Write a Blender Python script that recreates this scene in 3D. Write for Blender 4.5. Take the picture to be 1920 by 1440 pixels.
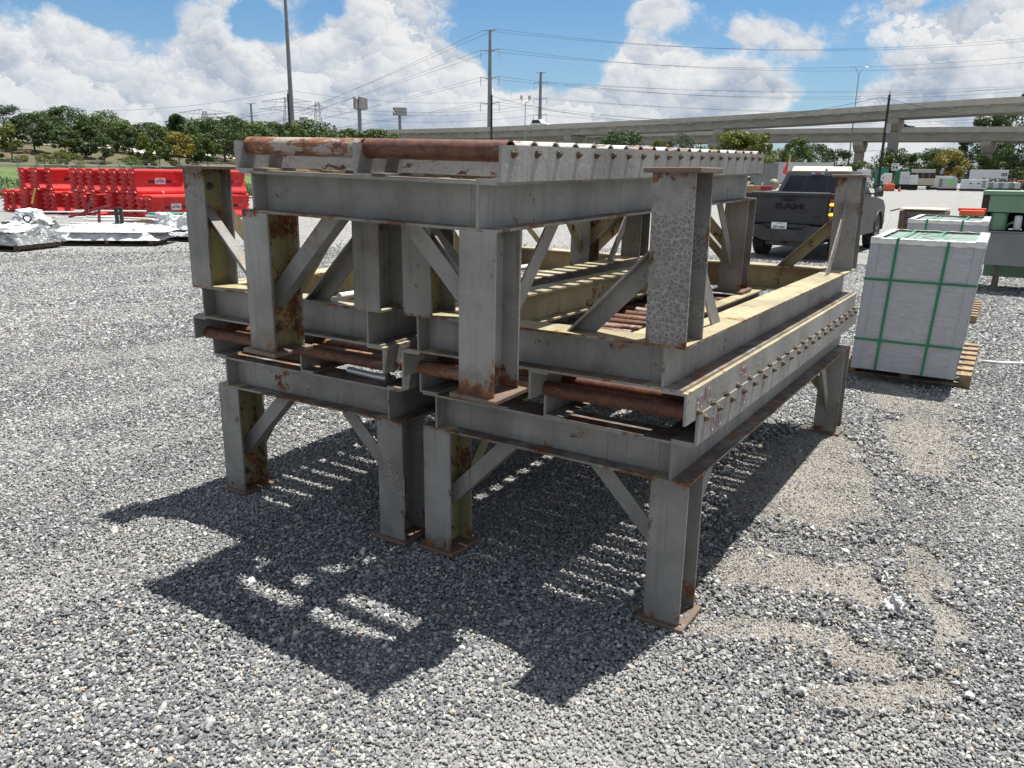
import bpy, bmesh, math, random
import numpy as np
from mathutils import Vector, Matrix, Euler, noise as mnoise
R = math.radians
random.seed(7)
rng = np.random.default_rng(7)
for o in list(bpy.data.objects): bpy.data.objects.remove(o)
scene = bpy.context.scene
COL = scene.collection

# ------------------------------------------------------------------ camera
CAM = Vector((0.94, -2.7034, 1.7407)); YAW, PITCH, ROLL, FPX = R(32.734), R(14.885), R(0.731), 1482.2
fw = Vector((-math.sin(YAW)*math.cos(PITCH), math.cos(YAW)*math.cos(PITCH), -math.sin(PITCH)))
rt0 = Vector((math.cos(YAW), math.sin(YAW), 0)); up0 = rt0.cross(fw)
rt = math.cos(ROLL)*rt0 + math.sin(ROLL)*up0; up = rt.cross(fw)
cd = bpy.data.cameras.new('camera'); cam = bpy.data.objects.new('camera', cd); COL.objects.link(cam)
cam.matrix_world = Matrix(((rt.x, up.x, -fw.x, CAM.x), (rt.y, up.y, -fw.y, CAM.y), (rt.z, up.z, -fw.z, CAM.z), (0, 0, 0, 1)))
cd.sensor_width = 36; cd.lens = FPX/1920*36; cd.clip_end = 5000; cd.clip_start = 0.05
scene.camera = cam
scene.cycles.max_bounces = 6; scene.cycles.diffuse_bounces = 3; scene.cycles.glossy_bounces = 3; scene.cycles.transparent_max_bounces = 10; scene.cycles.caustics_reflective = False; scene.cycles.caustics_refractive = False

# ------------------------------------------------------------------ light
SUN_EL, SUN_AZ = R(72.5), R(16.5)          # azimuth from +Y towards +X
sd = bpy.data.lights.new('sun', 'SUN'); sun = bpy.data.objects.new('sun', sd); COL.objects.link(sun)
sd.energy = 5.0; sd.angle = R(0.53); sd.color = (1.0, 0.965, 0.9)
S = Vector((math.sin(SUN_AZ)*math.cos(SUN_EL), math.cos(SUN_AZ)*math.cos(SUN_EL), math.sin(SUN_EL)))
sun.rotation_euler = S.to_track_quat('Z', 'Y').to_euler()
sun.location = (0, 0, 30)
scene.view_settings.view_transform = 'Standard'; scene.view_settings.look = 'None'
scene.view_settings.exposure = 0.95; scene.view_settings.gamma = 1.0; scene.view_settings.use_curve_mapping = False

# ------------------------------------------------------------------ node helpers
class NT:
    def __init__(s, nt): s.nt = nt
    def __call__(s, typ, ins=None, out=0, **props):
        n = s.nt.nodes.new(typ)
        for k, v in props.items(): setattr(n, k, v)
        for k, v in (ins or {}).items():
            sk = n.inputs[k]
            if hasattr(v, 'is_linked') or hasattr(v, 'links'): s.nt.links.new(v, sk)
            else: sk.default_value = v
        return n.outputs[out]
    def math(s, op, a, b=0.0, c=0.0, clamp=False):
        return s('ShaderNodeMath', {0: a, 1: b, 2: c}, operation=op, use_clamp=clamp)
    def vm(s, op, a, b=(0, 0, 0), out=0):
        return s('ShaderNodeVectorMath', {0: a, 1: b}, out=out, operation=op)
    def noise(s, vec, scale, detail=4, rough=.55, dist=0.0):
        return s('ShaderNodeTexNoise', {'Vector': vec, 'Scale': scale, 'Detail': detail, 'Roughness': rough, 'Distortion': dist})
    def vor(s, vec, scale, feature='F1', out=0, **k):
        return s('ShaderNodeTexVoronoi', dict({'Vector': vec, 'Scale': scale}, **k), out=out, feature=feature)
    def rng(s, v, a, b, c=0.0, d=1.0, smooth=True):
        return s('ShaderNodeMapRange', {0: v, 1: a, 2: b, 3: c, 4: d}, interpolation_type='SMOOTHSTEP' if smooth else 'LINEAR')
    def mix(s, f, a, b, blend='MIX'):
        n = s.nt.nodes.new('ShaderNodeMix'); n.data_type = 'RGBA'; n.blend_type = blend
        for i, v in ((0, f), (6, a), (7, b)):
            if hasattr(v, 'links'): s.nt.links.new(v, n.inputs[i])
            else: n.inputs[i].default_value = v if i == 0 else (tuple(v)+(1,) if len(v) == 3 else v)
        return n.outputs[2]
    def ramp(s, f, stops, interp='LINEAR'):
        n = s.nt.nodes.new('ShaderNodeValToRGB'); n.color_ramp.interpolation = interp
        e = n.color_ramp.elements
        while len(e) < len(stops): e.new(0.5)
        for i, (p, c) in enumerate(stops): e[i].position = p; e[i].color = tuple(c)+(1,)
        s.nt.links.new(f, n.inputs[0]); return n.outputs[0]

def mat(name):
    m = bpy.data.materials.new(name); m.use_nodes = True
    return m, NT(m.node_tree), m.node_tree.nodes['Principled BSDF']
def link(n, a, b): n.nt.links.new(a, b)

# ------------------------------------------------------------------ sky
world = bpy.data.worlds.new('World'); scene.world = world; world.use_nodes = True
world.cycles.sampling_method = 'MANUAL'; world.cycles.sample_map_resolution = 256
def pixdir(u, v): return (fw*FPX + rt*(u-960) + up*(720-v)).normalized()
def build_sky():
    n = NT(world.node_tree); bg = world.node_tree.nodes['Background']
    sky = n('ShaderNodeTexSky', sky_type='NISHITA', sun_disc=False, sun_elevation=SUN_EL, sun_rotation=SUN_AZ, air_density=1.0, dust_density=0.6, ozone_density=1.5)
    D = n('ShaderNodeTexCoord', out=0)
    D = n.vm('NORMALIZE', D)
    xyz = n.nt.nodes.new('ShaderNodeSeparateXYZ'); n.nt.links.new(D, xyz.inputs[0]); z = xyz.outputs[2]
    # cumulus heaps: puffs of three sizes, each lit from above like a ball
    Q = n.vm('MULTIPLY', D, (1.0, 1.0, 1.25))
    warp = n('ShaderNodeTexNoise', {'Vector': Q, 'Scale': 8.0, 'Detail': 8.0, 'Roughness': .68}, out=1)
    W1 = n.vm('ADD', Q, n.vm('MULTIPLY', n.vm('SUBTRACT', warp, (.5, .5, .5)), (.20, .20, .16)))
    W2 = n.vm('ADD', Q, n.vm('MULTIPLY', n.vm('SUBTRACT', warp, (.5, .5, .5)), (.09, .09, .07)))
    LV = (.34, .10, .93); bsum = None; ssum = None
    for sc_, wt, ws, vec in ((9.0, .34, .46, W1), (21.0, .20, .32, W1), (52.0, .09, .20, W2)):
        nd = n.nt.nodes.new('ShaderNodeTexVoronoi'); nd.feature = 'F1'; n.nt.links.new(vec, nd.inputs['Vector']); nd.inputs['Scale'].default_value = sc_
        rel = n.vm('MULTIPLY', n.vm('SUBTRACT', vec, nd.outputs['Position']), (sc_, sc_, sc_))
        dt = n.vm('DOT_PRODUCT', rel, LV, out=1); d2 = nd.outputs['Distance']; ball = n.math('SUBTRACT', .5, n.math('MULTIPLY', d2, d2))
        bsum = n.math('MULTIPLY', ball, wt) if bsum is None else n.math('MULTIPLY_ADD', ball, wt, bsum)
        ssum = n.math('MULTIPLY', dt, ws) if ssum is None else n.math('MULTIPLY_ADD', dt, ws, ssum)
    big = n.noise(Q, 5.0, 3, .55); bigu = n.noise(n.vm('ADD', Q, (.015, .01, .05)), 5.0, 3, .55)
    f = n.noise(W2, 34.0, 5, .62)
    d0 = n.math('ADD', n.math('MULTIPLY_ADD', big, 1.75, bsum), n.math('MULTIPLY', f, .34))
    # heaps and openings: (photo bearing) centre, half widths, amount
    bias = -1.03
    cur = None
    for (u, v, a, b, amt) in [(1010, 30, 150, 170, -.46), (1440, 120, 190, 150, -.55), (1330, 20, 330, 60, -.22), (430, -10, 260, 70, -.30), (60, -10, 120, 50, -.2), (1660, 20, 120, 60, -.22), (1040, 150, 130, 60, -.22),
                              (640, 120, 330, 180, .20), (150, 140, 330, 130, .14), (1205, 60, 190, 70, .50), (1235, 170, 230, 50, .36), (960, 200, 190, 90, .22), (1740, 130, 300, 150, .20), (1300, 215, 520, 50, .30), (1600, 140, 180, 110, .30), (1560, 30, 160, 50, .25), (960, 300, 1500, 75, .20), (250, 60, 60, 60, -.25), (480, 70, 50, 60, -.25), (860, 20, 70, 50, -.1)]:
        c = pixdir(u, v); tx = Vector((c.y, -c.x, 0)).normalized(); ty = tx.cross(c)
        e1 = n.math('DIVIDE', n.math('SUBTRACT', n.vm('DOT_PRODUCT', D, tuple(tx), out=1), 0.0), a/FPX)
        e2 = n.math('DIVIDE', n.vm('DOT_PRODUCT', D, tuple(ty), out=1), b/FPX)
        r2 = n.math('ADD', n.math('MULTIPLY', e1, e1), n.math('MULTIPLY', e2, e2))
        front = n.rng(n.vm('DOT_PRODUCT', D, tuple(c), out=1), 0.1, 0.3)
        g = n.math('MULTIPLY', n.math('MULTIPLY', n.rng(r2, 0.25, 1.6, 1, 0), amt), front)
        cur = g if cur is None else n.math('ADD', cur, g)
    bias = n.math('ADD', cur, bias)
    c0 = n.math('ADD', d0, bias)
    cover = n.rng(c0, -.05, 0.22)
    deep = n.rng(c0, .05, .45)
    under = n.rng(n.math('SUBTRACT', bigu, big), -.05, .07)
    puff = n.math('MULTIPLY_ADD', ssum, .85, .80)
    puff = n.math('MULTIPLY_ADD', n.math('SUBTRACT', f, .5), .55, puff)
    puff = n.math('SUBTRACT', puff, n.math('MULTIPLY', n.math('MULTIPLY', under, deep), .55), clamp=True)
    ccol = n.mix(puff, (.36, .47, .64), (1.06, 1.06, 1.06))
    ccol = n.mix(n.math('MULTIPLY', n.rng(z, 0.0, 0.16, 1, 0), .30), ccol, (.70, .80, .91))
    blue = n.mix(1.0, sky, (SKYK*.66, SKYK*.98, SKYK*1.22), 'MULTIPLY')
    blue = n.mix(n.rng(z, 0.0, .22, .45, 0), blue, (.62, .78, .93))
    col = n.mix(cover, blue, ccol)
    col = n.mix(n.rng(z, -.02, 0.0, 1, 0), col, (.3, .3, .3))
    link(n, n.vm('SCALE', col) if False else col, bg.inputs[0]); bg.inputs[1].default_value = 0.42
SKYK = 0.115
build_sky()

# ------------------------------------------------------------------ mesh helpers
class MB:
    def __init__(s): s.v = []; s.f = []; s.m = []
    def add(s, vs, fs, mi=0, M=None):
        b = len(s.v)
        s.v += [tuple(M @ Vector(p)) for p in vs] if M is not None else [tuple(p) for p in vs]
        s.f += [tuple(b+i for i in f) for f in fs]; s.m += [mi]*len(fs); return s
    def box(s, x0, x1, y0, y1, z0, z1, mi=0, M=None):
        return s.add([(x0,y0,z0),(x1,y0,z0),(x1,y1,z0),(x0,y1,z0),(x0,y0,z1),(x1,y0,z1),(x1,y1,z1),(x0,y1,z1)],
              [(3,2,1,0),(4,5,6,7),(0,1,5,4),(1,2,6,5),(2,3,7,6),(3,0,4,7)], mi, M)
    def prism(s, poly, a0, a1, axis='y', mi=0, M=None):
        # poly: 2-D points; axis y -> (x,z), axis x -> (y,z), axis z -> (x,y)
        n = len(poly)
        def P(p, a): return (p[0], a, p[1]) if axis == 'y' else ((a, p[0], p[1]) if axis == 'x' else (p[0], p[1], a))
        vs = [P(p, a0) for p in poly] + [P(p, a1) for p in poly]
        ar = sum(poly[i][0]*poly[(i+1) % n][1]-poly[(i+1) % n][0]*poly[i][1] for i in range(n))
        flip = (ar > 0) == (axis == 'y')
        fs = [tuple(range(n)), tuple(range(2*n-1, n-1, -1))]+[((i+1) % n, i, n+i, n+(i+1) % n) for i in range(n)]
        if a1 < a0: flip = not flip
        if not flip: fs = [tuple(reversed(f)) for f in fs]
        return s.add(vs, fs, mi, M)
    def cyl(s, p0, p1, r0, r1=None, n=12, mi=0, caps=True):
        r1 = r0 if r1 is None else r1
        p0, p1 = Vector(p0), Vector(p1); d = (p1-p0).normalized()
        a = d.orthogonal().normalized(); b = d.cross(a)
        vs = [tuple(p+(a*math.cos(2*math.pi*i/n)+b*math.sin(2*math.pi*i/n))*r) for p, r in ((p0, r0), (p1, r1)) for i in range(n)]
        fs = [(i, (i+1) % n, n+(i+1) % n, n+i) for i in range(n)]
        if caps: fs += [tuple(range(n-1, -1, -1)), tuple(range(n, 2*n))]
        return s.add(vs, fs, mi)
    def rings(s, prof, n=16, mi=0, axis='z', M=None, caps=True):
        # prof: (r, h) along the axis
        vs = []
        for r, h in prof:
            for i in range(n):
                c, t = r*math.cos(2*math.pi*i/n), r*math.sin(2*math.pi*i/n)
                vs.append((c, t, h) if axis == 'z' else ((h, c, t) if axis == 'x' else (t, h, c)))
        fs = [(k*n+i, k*n+(i+1) % n, (k+1)*n+(i+1) % n, (k+1)*n+i) for k in range(len(prof)-1) for i in range(n)]
        if caps: fs += [tuple(range(n-1, -1, -1)), tuple(range((len(prof)-1)*n, len(prof)*n))]
        return s.add(vs, fs, mi, M)
    def tube(s, pts, r, n=6, mi=0, closed=False):
        pts = [Vector(p) for p in pts]; base = len(s.v); k = len(pts)
        prev = None
        for i, p in enumerate(pts):
            d = (pts[min(i+1, k-1)]-pts[max(i-1, 0)]).normalized()
            a = d.orthogonal().normalized() if prev is None else (prev-d*prev.dot(d)).normalized()
            prev = a; b = d.cross(a); rr = r[i] if isinstance(r, (list, tuple)) else r
            s.v += [tuple(p+(a*math.cos(2*math.pi*j/n)+b*math.sin(2*math.pi*j/n))*rr) for j in range(n)]
        fs = [(base+i*n+j, base+i*n+(j+1) % n, base+(i+1)*n+(j+1) % n, base+(i+1)*n+j) for i in range(k-1) for j in range(n)]
        fs += [tuple(base+j for j in range(n-1, -1, -1)), tuple(base+(k-1)*n+j for j in range(n))]
        s.f += fs; s.m += [mi]*len(fs); return s
    def mesh(s, name, mats, smooth=False, bevel=0.0, seg=1, recalc=False):
        me = bpy.data.meshes.new(name); me.from_pydata(s.v, [], s.f)
        for m in (mats if isinstance(mats, (list, tuple)) else [mats]): me.materials.append(m)
        me.polygons.foreach_set('material_index', s.m)
        if bevel or recalc:
            bm = bmesh.new(); bm.from_mesh(me)
            if recalc: bmesh.ops.recalc_face_normals(bm, faces=bm.faces)
            if bevel:
                es = [e for e in bm.edges if len(e.link_faces) == 2 and e.calc_face_angle(0) > 0.5]
                bmesh.ops.bevel(bm, geom=es, offset=bevel, segments=seg, affect='EDGES', profile=.6, clamp_overlap=True)
            bm.to_mesh(me); bm.free()
        if smooth is True: me.polygons.foreach_set('use_smooth', [True]*len(me.polygons))
        elif smooth:
            me.polygons.foreach_set('use_smooth', [True]*len(me.polygons)); me.set_sharp_from_angle(angle=R(smooth))
        me.update(); return me
    def build(s, name, mats, parent=None, **k): return put(name, s.mesh(name, mats, **k), parent)

def put(name, me, parent=None, loc=(0, 0, 0), rot=(0, 0, 0), scale=(1, 1, 1)):
    o = bpy.data.objects.new(name, me); COL.objects.link(o)
    o.location = loc; o.rotation_euler = rot; o.scale = scale
    if parent is not None: o.parent = parent
    return o
def tag(o, label, cat=None, group=None, kind=None):
    o['label'] = label
    if cat: o['category'] = cat
    if group: o['group'] = group
    if kind: o['kind'] = kind
    return o
def thing(name, label, cat, loc=(0, 0, 0), rot=(0, 0, 0), group=None, scale=(1, 1, 1)):
    o = bpy.data.objects.new(name, None); COL.objects.link(o); o.empty_display_size = .2
    o.location = loc; o.rotation_euler = rot if not isinstance(rot, (int, float)) else (0, 0, rot); o.scale = scale
    return tag(o, label, cat, group)
def copy_tree(root, loc, rotz=0.0, label=None, scale=None):
    r = root.copy(); COL.objects.link(r); r.location = loc; r.rotation_euler = (0, 0, rotz)
    if scale: r.scale = scale
    if label: r['label'] = label
    for ch in list(root.children):
        c = ch.copy(); COL.objects.link(c); c.parent = r
        for g in list(ch.children):
            d = g.copy(); COL.objects.link(d); d.parent = c
    return r
def struct(o, label=None):
    o['kind'] = 'structure'
    if label: o['label'] = label
    return o
def text_mesh(name, body, size, m, extrude=.004, align='CENTER', sx=1.0, bold=0.0):
    cu = bpy.data.curves.new(name, 'FONT'); cu.body = body; cu.size = size; cu.extrude = extrude; cu.align_x = align; cu.align_y = 'CENTER'; cu.offset = bold
    o = bpy.data.objects.new(name, cu); COL.objects.link(o)
    dg = bpy.context.evaluated_depsgraph_get(); me = bpy.data.meshes.new_from_object(o.evaluated_get(dg))
    bpy.data.objects.remove(o); me.name = name; me.materials.clear(); me.materials.append(m)
    me.transform(Matrix.Diagonal((sx, 1, 1, 1)))
    return me
# layout aids: a bearing read off the photograph, at a real distance from the camera position
def spot(u, d, v=330): 
    k = pixdir(u, v); h = math.hypot(k.x, k.y); return Vector((CAM.x+k.x/h*d, CAM.y+k.y/h*d, 0))
def zat(u, v, d):
    k = pixdir(u, v); return CAM.z + k.z/math.hypot(k.x, k.y)*d
def ground_at(u, v, z=0.0):
    k = pixdir(u, v); t = (z-CAM.z)/k.z; return CAM + k*t

#@@MATERIALS
# ------------------------------------------------------------------ materials
def simple(name, col, rough=.6, metal=0.0, var=.15, scale=6.0, spec=.5, dirt=None, bump=0.0, bscale=40.0):
    m, n, b = mat(name); P = n('ShaderNodeNewGeometry', out=0)
    t = n.noise(P, scale, 5, .6)
    c = n.mix(n.rng(t, .3, .7), tuple(x*(1-var) for x in col), tuple(min(1, x*(1+var)) for x in col))
    if dirt:
        t2 = n.noise(P, scale*2.7, 7, .7); c = n.mix(n.rng(t2, .56, .68, 0, dirt[1]), c, dirt[0])
    link(n, c, b.inputs['Base Color']); b.inputs['Roughness'].default_value = rough; b.inputs['Metallic'].default_value = metal
    b.inputs['Specular IOR Level'].default_value = spec
    if bump:
        h = n.noise(P, bscale, 5, .6)
        link(n, n('ShaderNodeBump', {'Strength': bump, 'Distance': .02, 'Height': h}), b.inputs['Normal'])
    return m
RUST, RUSTO, DIRT = (.085, .036, .020), (.24, .10, .038), (.085, .062, .048)
def steel(name, base, rust_amt, crackle, dust, where=None):
    m, n, b = mat(name); g = n.nt.nodes.new('ShaderNodeNewGeometry'); P = g.outputs[0]
    sep = n.nt.nodes.new('ShaderNodeSeparateXYZ'); n.nt.links.new(g.outputs[1], sep.inputs[0]); nz = sep.outputs[2]
    big = n.noise(P, 2.3, 5, .6); fine = n.noise(P, 38, 5, .65)
    streak = n.noise(n.vm('MULTIPLY', P, (26, 26, 2.2)), 1.0, 4, .6)
    c = n.mix(n.rng(big, .3, .72), tuple(x*.70 for x in base), tuple(x*1.20 for x in base))
    scuff = n.noise(n.vm('MULTIPLY', P, (7, 7, 40)), 1.0, 7, .7)
    c = n.mix(n.rng(scuff, .58, .70, 0, .30), c, tuple(min(1, x*1.5) for x in base))
    c = n.mix(n.rng(streak, .45, .75, 0, .35), c, tuple(x*.48 for x in base))
    c = n.mix(n.rng(fine, .5, .75, 0, .25), c, tuple(x*.7 for x in base))
    hgt = fine
    if crackle:
        wv = n.vm('ADD', P, n.vm('MULTIPLY', n('ShaderNodeTexNoise', {'Vector': P, 'Scale': 30.0, 'Detail': 2.0}, out=1), (.02, .02, .02)))
        e = n.vor(wv, 62, 'DISTANCE_TO_EDGE'); cn = n.noise(P, 1.9, 2, .5)
        near_ = n.rng(n.vm('DISTANCE', P, (-.08, -.06, 1.42), out=1), .12, .42, .20, -.06)      # the worst cracked post
        msk = n.rng(n.math('ADD', cn, near_), .58, .68)
        line = n.rng(e, .04, .16, 1, 0)
        cc = n.mix(line, tuple(x*.60 for x in base), tuple(min(1, x*1.28) for x in base))
        c = n.mix(n.math('MULTIPLY', msk, crackle), c, cc)
        hgt = n.math('ADD', fine, n.math('MULTIPLY', n.math('MULTIPLY', line, msk), .6))
    run_ = n.noise(n.vm('MULTIPLY', P, (34, 34, 1.3)), 1.0, 3, .6); c = n.mix(n.math('MULTIPLY', n.rng(run_, .60, .74), n.rng(big, .42, .6, .15, .6)), c, (.15, .095, .06))
    # brown grit lying on upward ledges, in blotches
    up_ = n.rng(nz, .55, .9); blot = n.rng(n.noise(P, 9, 6, .65), .36, .58)
    c = n.mix(n.math('MULTIPLY', n.math('MULTIPLY', up_, blot), dust), c, n.mix(n.rng(n.noise(P, 3.3, 5, .6), .46, .62), DIRT, (.20, .095, .042)))
    # rust
    rn = n.noise(P, 5.5, 9, .68, .4); rs = n.noise(P, 48, 4, .7)
    k = n.math('ADD', n.math('MULTIPLY', rn, .75), n.math('MULTIPLY', rs, .25))
    if where:
        oc = n.nt.nodes.new('ShaderNodeTexCoord'); ox = n.nt.nodes.new('ShaderNodeSeparateXYZ'); n.nt.links.new(oc.outputs['Object'], ox.inputs[0])
        if where == 'leg':
            foot = n.rng(ox.outputs[2], .02, .17, 1, 0); edge = n.rng(n.math('ABSOLUTE', ox.outputs[0]), .052, .076); head = n.rng(ox.outputs[2], .56, .606)
            bst = n.math('ADD', n.math('MULTIPLY', foot, .105), n.math('ADD', n.math('MULTIPLY', edge, .03), n.math('MULTIPLY', head, .05)))
        else:
            ex = n.rng(n.math('ABSOLUTE', ox.outputs[0]), .6407-.030, .6407); ey = n.rng(n.math('ABSOLUTE', n.math('SUBTRACT', ox.outputs[1], 1.5627)), 1.5627-.025, 1.5627); lowz = n.rng(ox.outputs[2], .606, .64, 1, .35)
            bst = n.math('MULTIPLY', n.math('MULTIPLY', n.math('MAXIMUM', ex, ey), lowz), .11)
        k = n.math('ADD', k, bst)
        c = n.mix(n.rng(n.math('ADD', n.noise(P, 4.0, 6, .65), bst), .52, .72, 0, .55), c, (.115, .085, .065))
    msk = n.rng(k, .66-rust_amt*.16, .71-rust_amt*.16)
    rc = n.mix(n.rng(n.noise(P, 21, 5, .7), .38, .66), RUST, RUSTO)
    c = n.mix(msk, c, rc)
    link(n, c, b.inputs['Base Color'])
    link(n, n.math('MULTIPLY_ADD', msk, .25, .52), b.inputs['Roughness']); b.inputs['Specular IOR Level'].default_value = .4
    link(n, n('ShaderNodeBump', {'Strength': .5, 'Distance': .005, 'Height': hgt}), b.inputs['Normal'])
    return m
m_grey = steel('grey_painted_steel', (.238, .230, .214), .42, .22, .95, 'beam')
m_lgrey = steel('grey_leg_paint', (.238, .230, .214), .40, .85, .9, 'leg')
m_ygrey = steel('yellow_primer_steel', (.385, .345, .205), .60, 0, .30)
m_yleg = steel('rusted_yellow_primer', (.26, .23, .115), .95, 0, .3)
m_crk = steel('crackled_grey_paint', (.25, .243, .228), .40, .7, .6)
m_rust = steel('rusted_plate_steel', (.15, .105, .08), .40, 0, .2)
m_nut = simple('weathered_nut_steel', (.115, .085, .058), .75, .1, .45, 60)
def roller_mat(name, paint, amt, dark=False):
    m, n, b = mat(name); P = n('ShaderNodeNewGeometry', out=0)
    Q = n.vm('MULTIPLY', P, (1, 3, 3))
    k = n.noise(Q, 9, 9, .7, .3); f = n.noise(P, 90, 4, .7)
    c = n.mix(n.rng(f, .35, .7), paint, tuple(x*.7 for x in paint))
    rc = n.mix(n.rng(n.noise(P, 28, 6, .7), .36, .64), RUST if not dark else (.060, .022, .014), RUSTO if not dark else (.14, .05, .022))
    c = n.mix(n.rng(k, .62-amt*.3, .66-amt*.3), c, rc)
    link(n, c, b.inputs['Base Color']); b.inputs['Roughness'].default_value = .62
    link(n, n('ShaderNodeBump', {'Strength': .4, 'Distance': .003, 'Height': f}), b.inputs['Normal']); return m
m_roll = [roller_mat('roller_dark_rust', (.22, .17, .13), .9, True), roller_mat('roller_orange_rust', (.33, .29, .25), .55),
          roller_mat('roller_flaking_paint', (.55, .53, .49), .22), roller_mat('roller_brown', (.20, .14, .10), .6)]
m_dark = simple('dark_void', (.015, .013, .012), .9)

# ------------------------------------------------------------------ ground
def gravel_mat():
    m, n, b = mat('gravel_ground'); P = n('ShaderNodeNewGeometry', out=0)
    s1 = n.vor(P, 55, 'F1', out=1); s2 = n.noise(P, 24, 3, .7); s3 = n.noise(P, .32, 4, .6); s4 = n.noise(n.vm('MULTIPLY', P, (.5, .10, 1)), .6, 4, .6)
    bw = n('ShaderNodeSeparateColor', {0: s1})
    c = n.ramp(bw, [(0, (.082, .084, .085)), (.35, (.140, .140, .140)), (.7, (.227, .227, .223)), (.93, (.367, .361, .343)), (1, (.300, .261, .203))])
    c = n.mix(n.rng(s2, .3, .7), n.mix(1.0, c, (.70, .70, .70), 'MULTIPLY'), n.mix(1.0, c, (1.3, 1.3, 1.3), 'MULTIPLY'))
    c = n.mix(n.rng(s3, .35, .7, 0, .30), c, (.229, .226, .220))
    c = n.mix(n.rng(s4, .5, .7, 0, .35), c, (.266, .255, .238))
    s5 = n.noise(P, 7, 7, .85); c = n.mix(n.rng(s5, .36, .64), n.mix(1.0, c, (.68, .68, .68), 'MULTIPLY'), n.mix(1.0, c, (1.32, 1.32, 1.30), 'MULTIPLY'))
    link(n, c, b.inputs['Base Color']); b.inputs['Roughness'].default_value = .9
    e = n.vor(P, 55, 'F1')
    link(n, n('ShaderNodeBump', {'Strength': .9, 'Distance': .012, 'Height': n.math('SUBTRACT', 1.0, e)}), b.inputs['Normal']); return m
m_gravel = gravel_mat()
g = MB().add([(-1500, -300, 0), (900, -300, 0), (900, 1800, 0), (-1500, 1800, 0)], [(0, 1, 2, 3)])
gr = struct(g.build('ground', m_gravel), 'grey crushed gravel yard reaching to the far trees'); gr.location.z = -.014

m_sand, n, b = mat('sand'); P = n('ShaderNodeNewGeometry', out=0)
c = n.ramp(n.noise(P, 150, 4, .75), [(.25, (0.106, 0.098, 0.085)), (.42, (0.247, 0.228, 0.201)), (.62, (0.400, 0.373, 0.330)), (.85, (0.588, 0.563, 0.518))])
c = n.mix(n.rng(n.noise(P, 5, 4, .6), .4, .65, 0, .35), c, (.24, .225, .20))
link(n, c, b.inputs['Base Color']); b.inputs['Roughness'].default_value = .95
link(n, n('ShaderNodeBump', {'Strength': 1.0, 'Distance': .014, 'Height': n.noise(P, 95, 5, .75)}), b.inputs['Normal'])
# sand shows where the stones were scraped into ridges, to the right of the near leg
SANDS = [[(1390, 850), (1500, 800), (1590, 812), (1640, 900), (1640, 985), (1570, 1000), (1450, 965), (1370, 985), (1335, 930)],
         [(1345, 1050), (1420, 1010), (1500, 1040), (1560, 1070), (1655, 1050), (1668, 1105), (1640, 1142), (1540, 1130), (1440, 1095), (1330, 1100)],
         [(1320, 1150), (1400, 1150), (1520, 1180), (1620, 1195), (1700, 1215), (1690, 1245), (1600, 1255), (1480, 1215), (1380, 1205), (1320, 1190)],
         [(1440, 1285), (1560, 1290), (1700, 1255), (1775, 1280), (1770, 1320), (1660, 1330), (1540, 1315)],
         [(1680, 1040), (1740, 1010), (1760, 1060), (1810, 1180), (1800, 1250), (1760, 1235), (1730, 1130)],
         [(1640, 800), (1720, 770), (1800, 790), (1820, 850), (1760, 900), (1690, 880)],
         [(1560, 640), (1700, 745), (1790, 750), (1800, 780), (1690, 775), (1600, 740)]]
SANDW = []
for poly in SANDS:
    SANDW.append(np.array([(ground_at(u, v).x, ground_at(u, v).y) for u, v in poly]))
DUST = np.array([(ground_at(u, v).x, ground_at(u, v).y) for u, v in ((1330, 940), (1480, 800), (1600, 790), (1740, 800), (1850, 1000), (1880, 1250), (1760, 1350), (1500, 1330), (1320, 1230))])
def pip(poly, X, Y):
    ins = np.zeros(len(X), bool); n = len(poly); j = n-1
    for i in range(n):
        xi, yi = poly[i]; xj, yj = poly[j]
        ins ^= ((yi > Y) != (yj > Y)) & (X < (xj-xi)*(Y-yi)/(yj-yi+1e-12)+xi); j = i
    return ins
m_sandl = ['largest bare sand patch between the near and far table legs', 'long bare sand strip just beyond the crumpled plastic', 'thin sand strip in the gravel beside the near leg', 'sand strip nearest the camera among dark stones', 'sand patch to the right of the crumpled plastic', 'sand patch in the gravel before the tile pallet', 'sand strip beside the foot of the tile pallet']
for i, pw in enumerate(SANDW):
    c = pw.mean(0); ring = []
    for k in range(len(pw)):
        for t in np.linspace(0, 1, 6, endpoint=False):
            q = pw[k]*(1-t)+pw[(k+1) % len(pw)]*t; ring.append(q)
    ring = np.array(ring); sm = (ring+np.roll(ring, 1, 0)+np.roll(ring, -1, 0)+np.roll(ring, 2, 0)+np.roll(ring, -2, 0))/5
    mb = MB(); vs = []; rr = (0, .55, .95, 1.25)
    for r_ in rr[1:]:
        for k, q in enumerate(sm):
            w = c+(q-c)*r_*(1+.06*mnoise.noise(Vector((q[0]*9, q[1]*9, i)))); h = .004*(1 - .9*(r_ > 1.2)) + .003*mnoise.noise(Vector((w[0]*6, w[1]*6, 3)))
            vs.append((w[0], w[1], -.0125 if r_ > 1.2 else h-.006))
    N_ = len(sm); vs.append((c[0], c[1], 0)); ci = len(vs)-1
    fs = [(ci, k, (k+1) % N_) for k in range(N_)]
    for a in range(2): fs += [(a*N_+k, (a+1)*N_+k, (a+1)*N_+(k+1) % N_, a*N_+(k+1) % N_) for k in range(N_)]
    o = MB().add(vs, fs).build('sand_patch', m_sand, smooth=True); struct(o, m_sandl[i])

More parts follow.
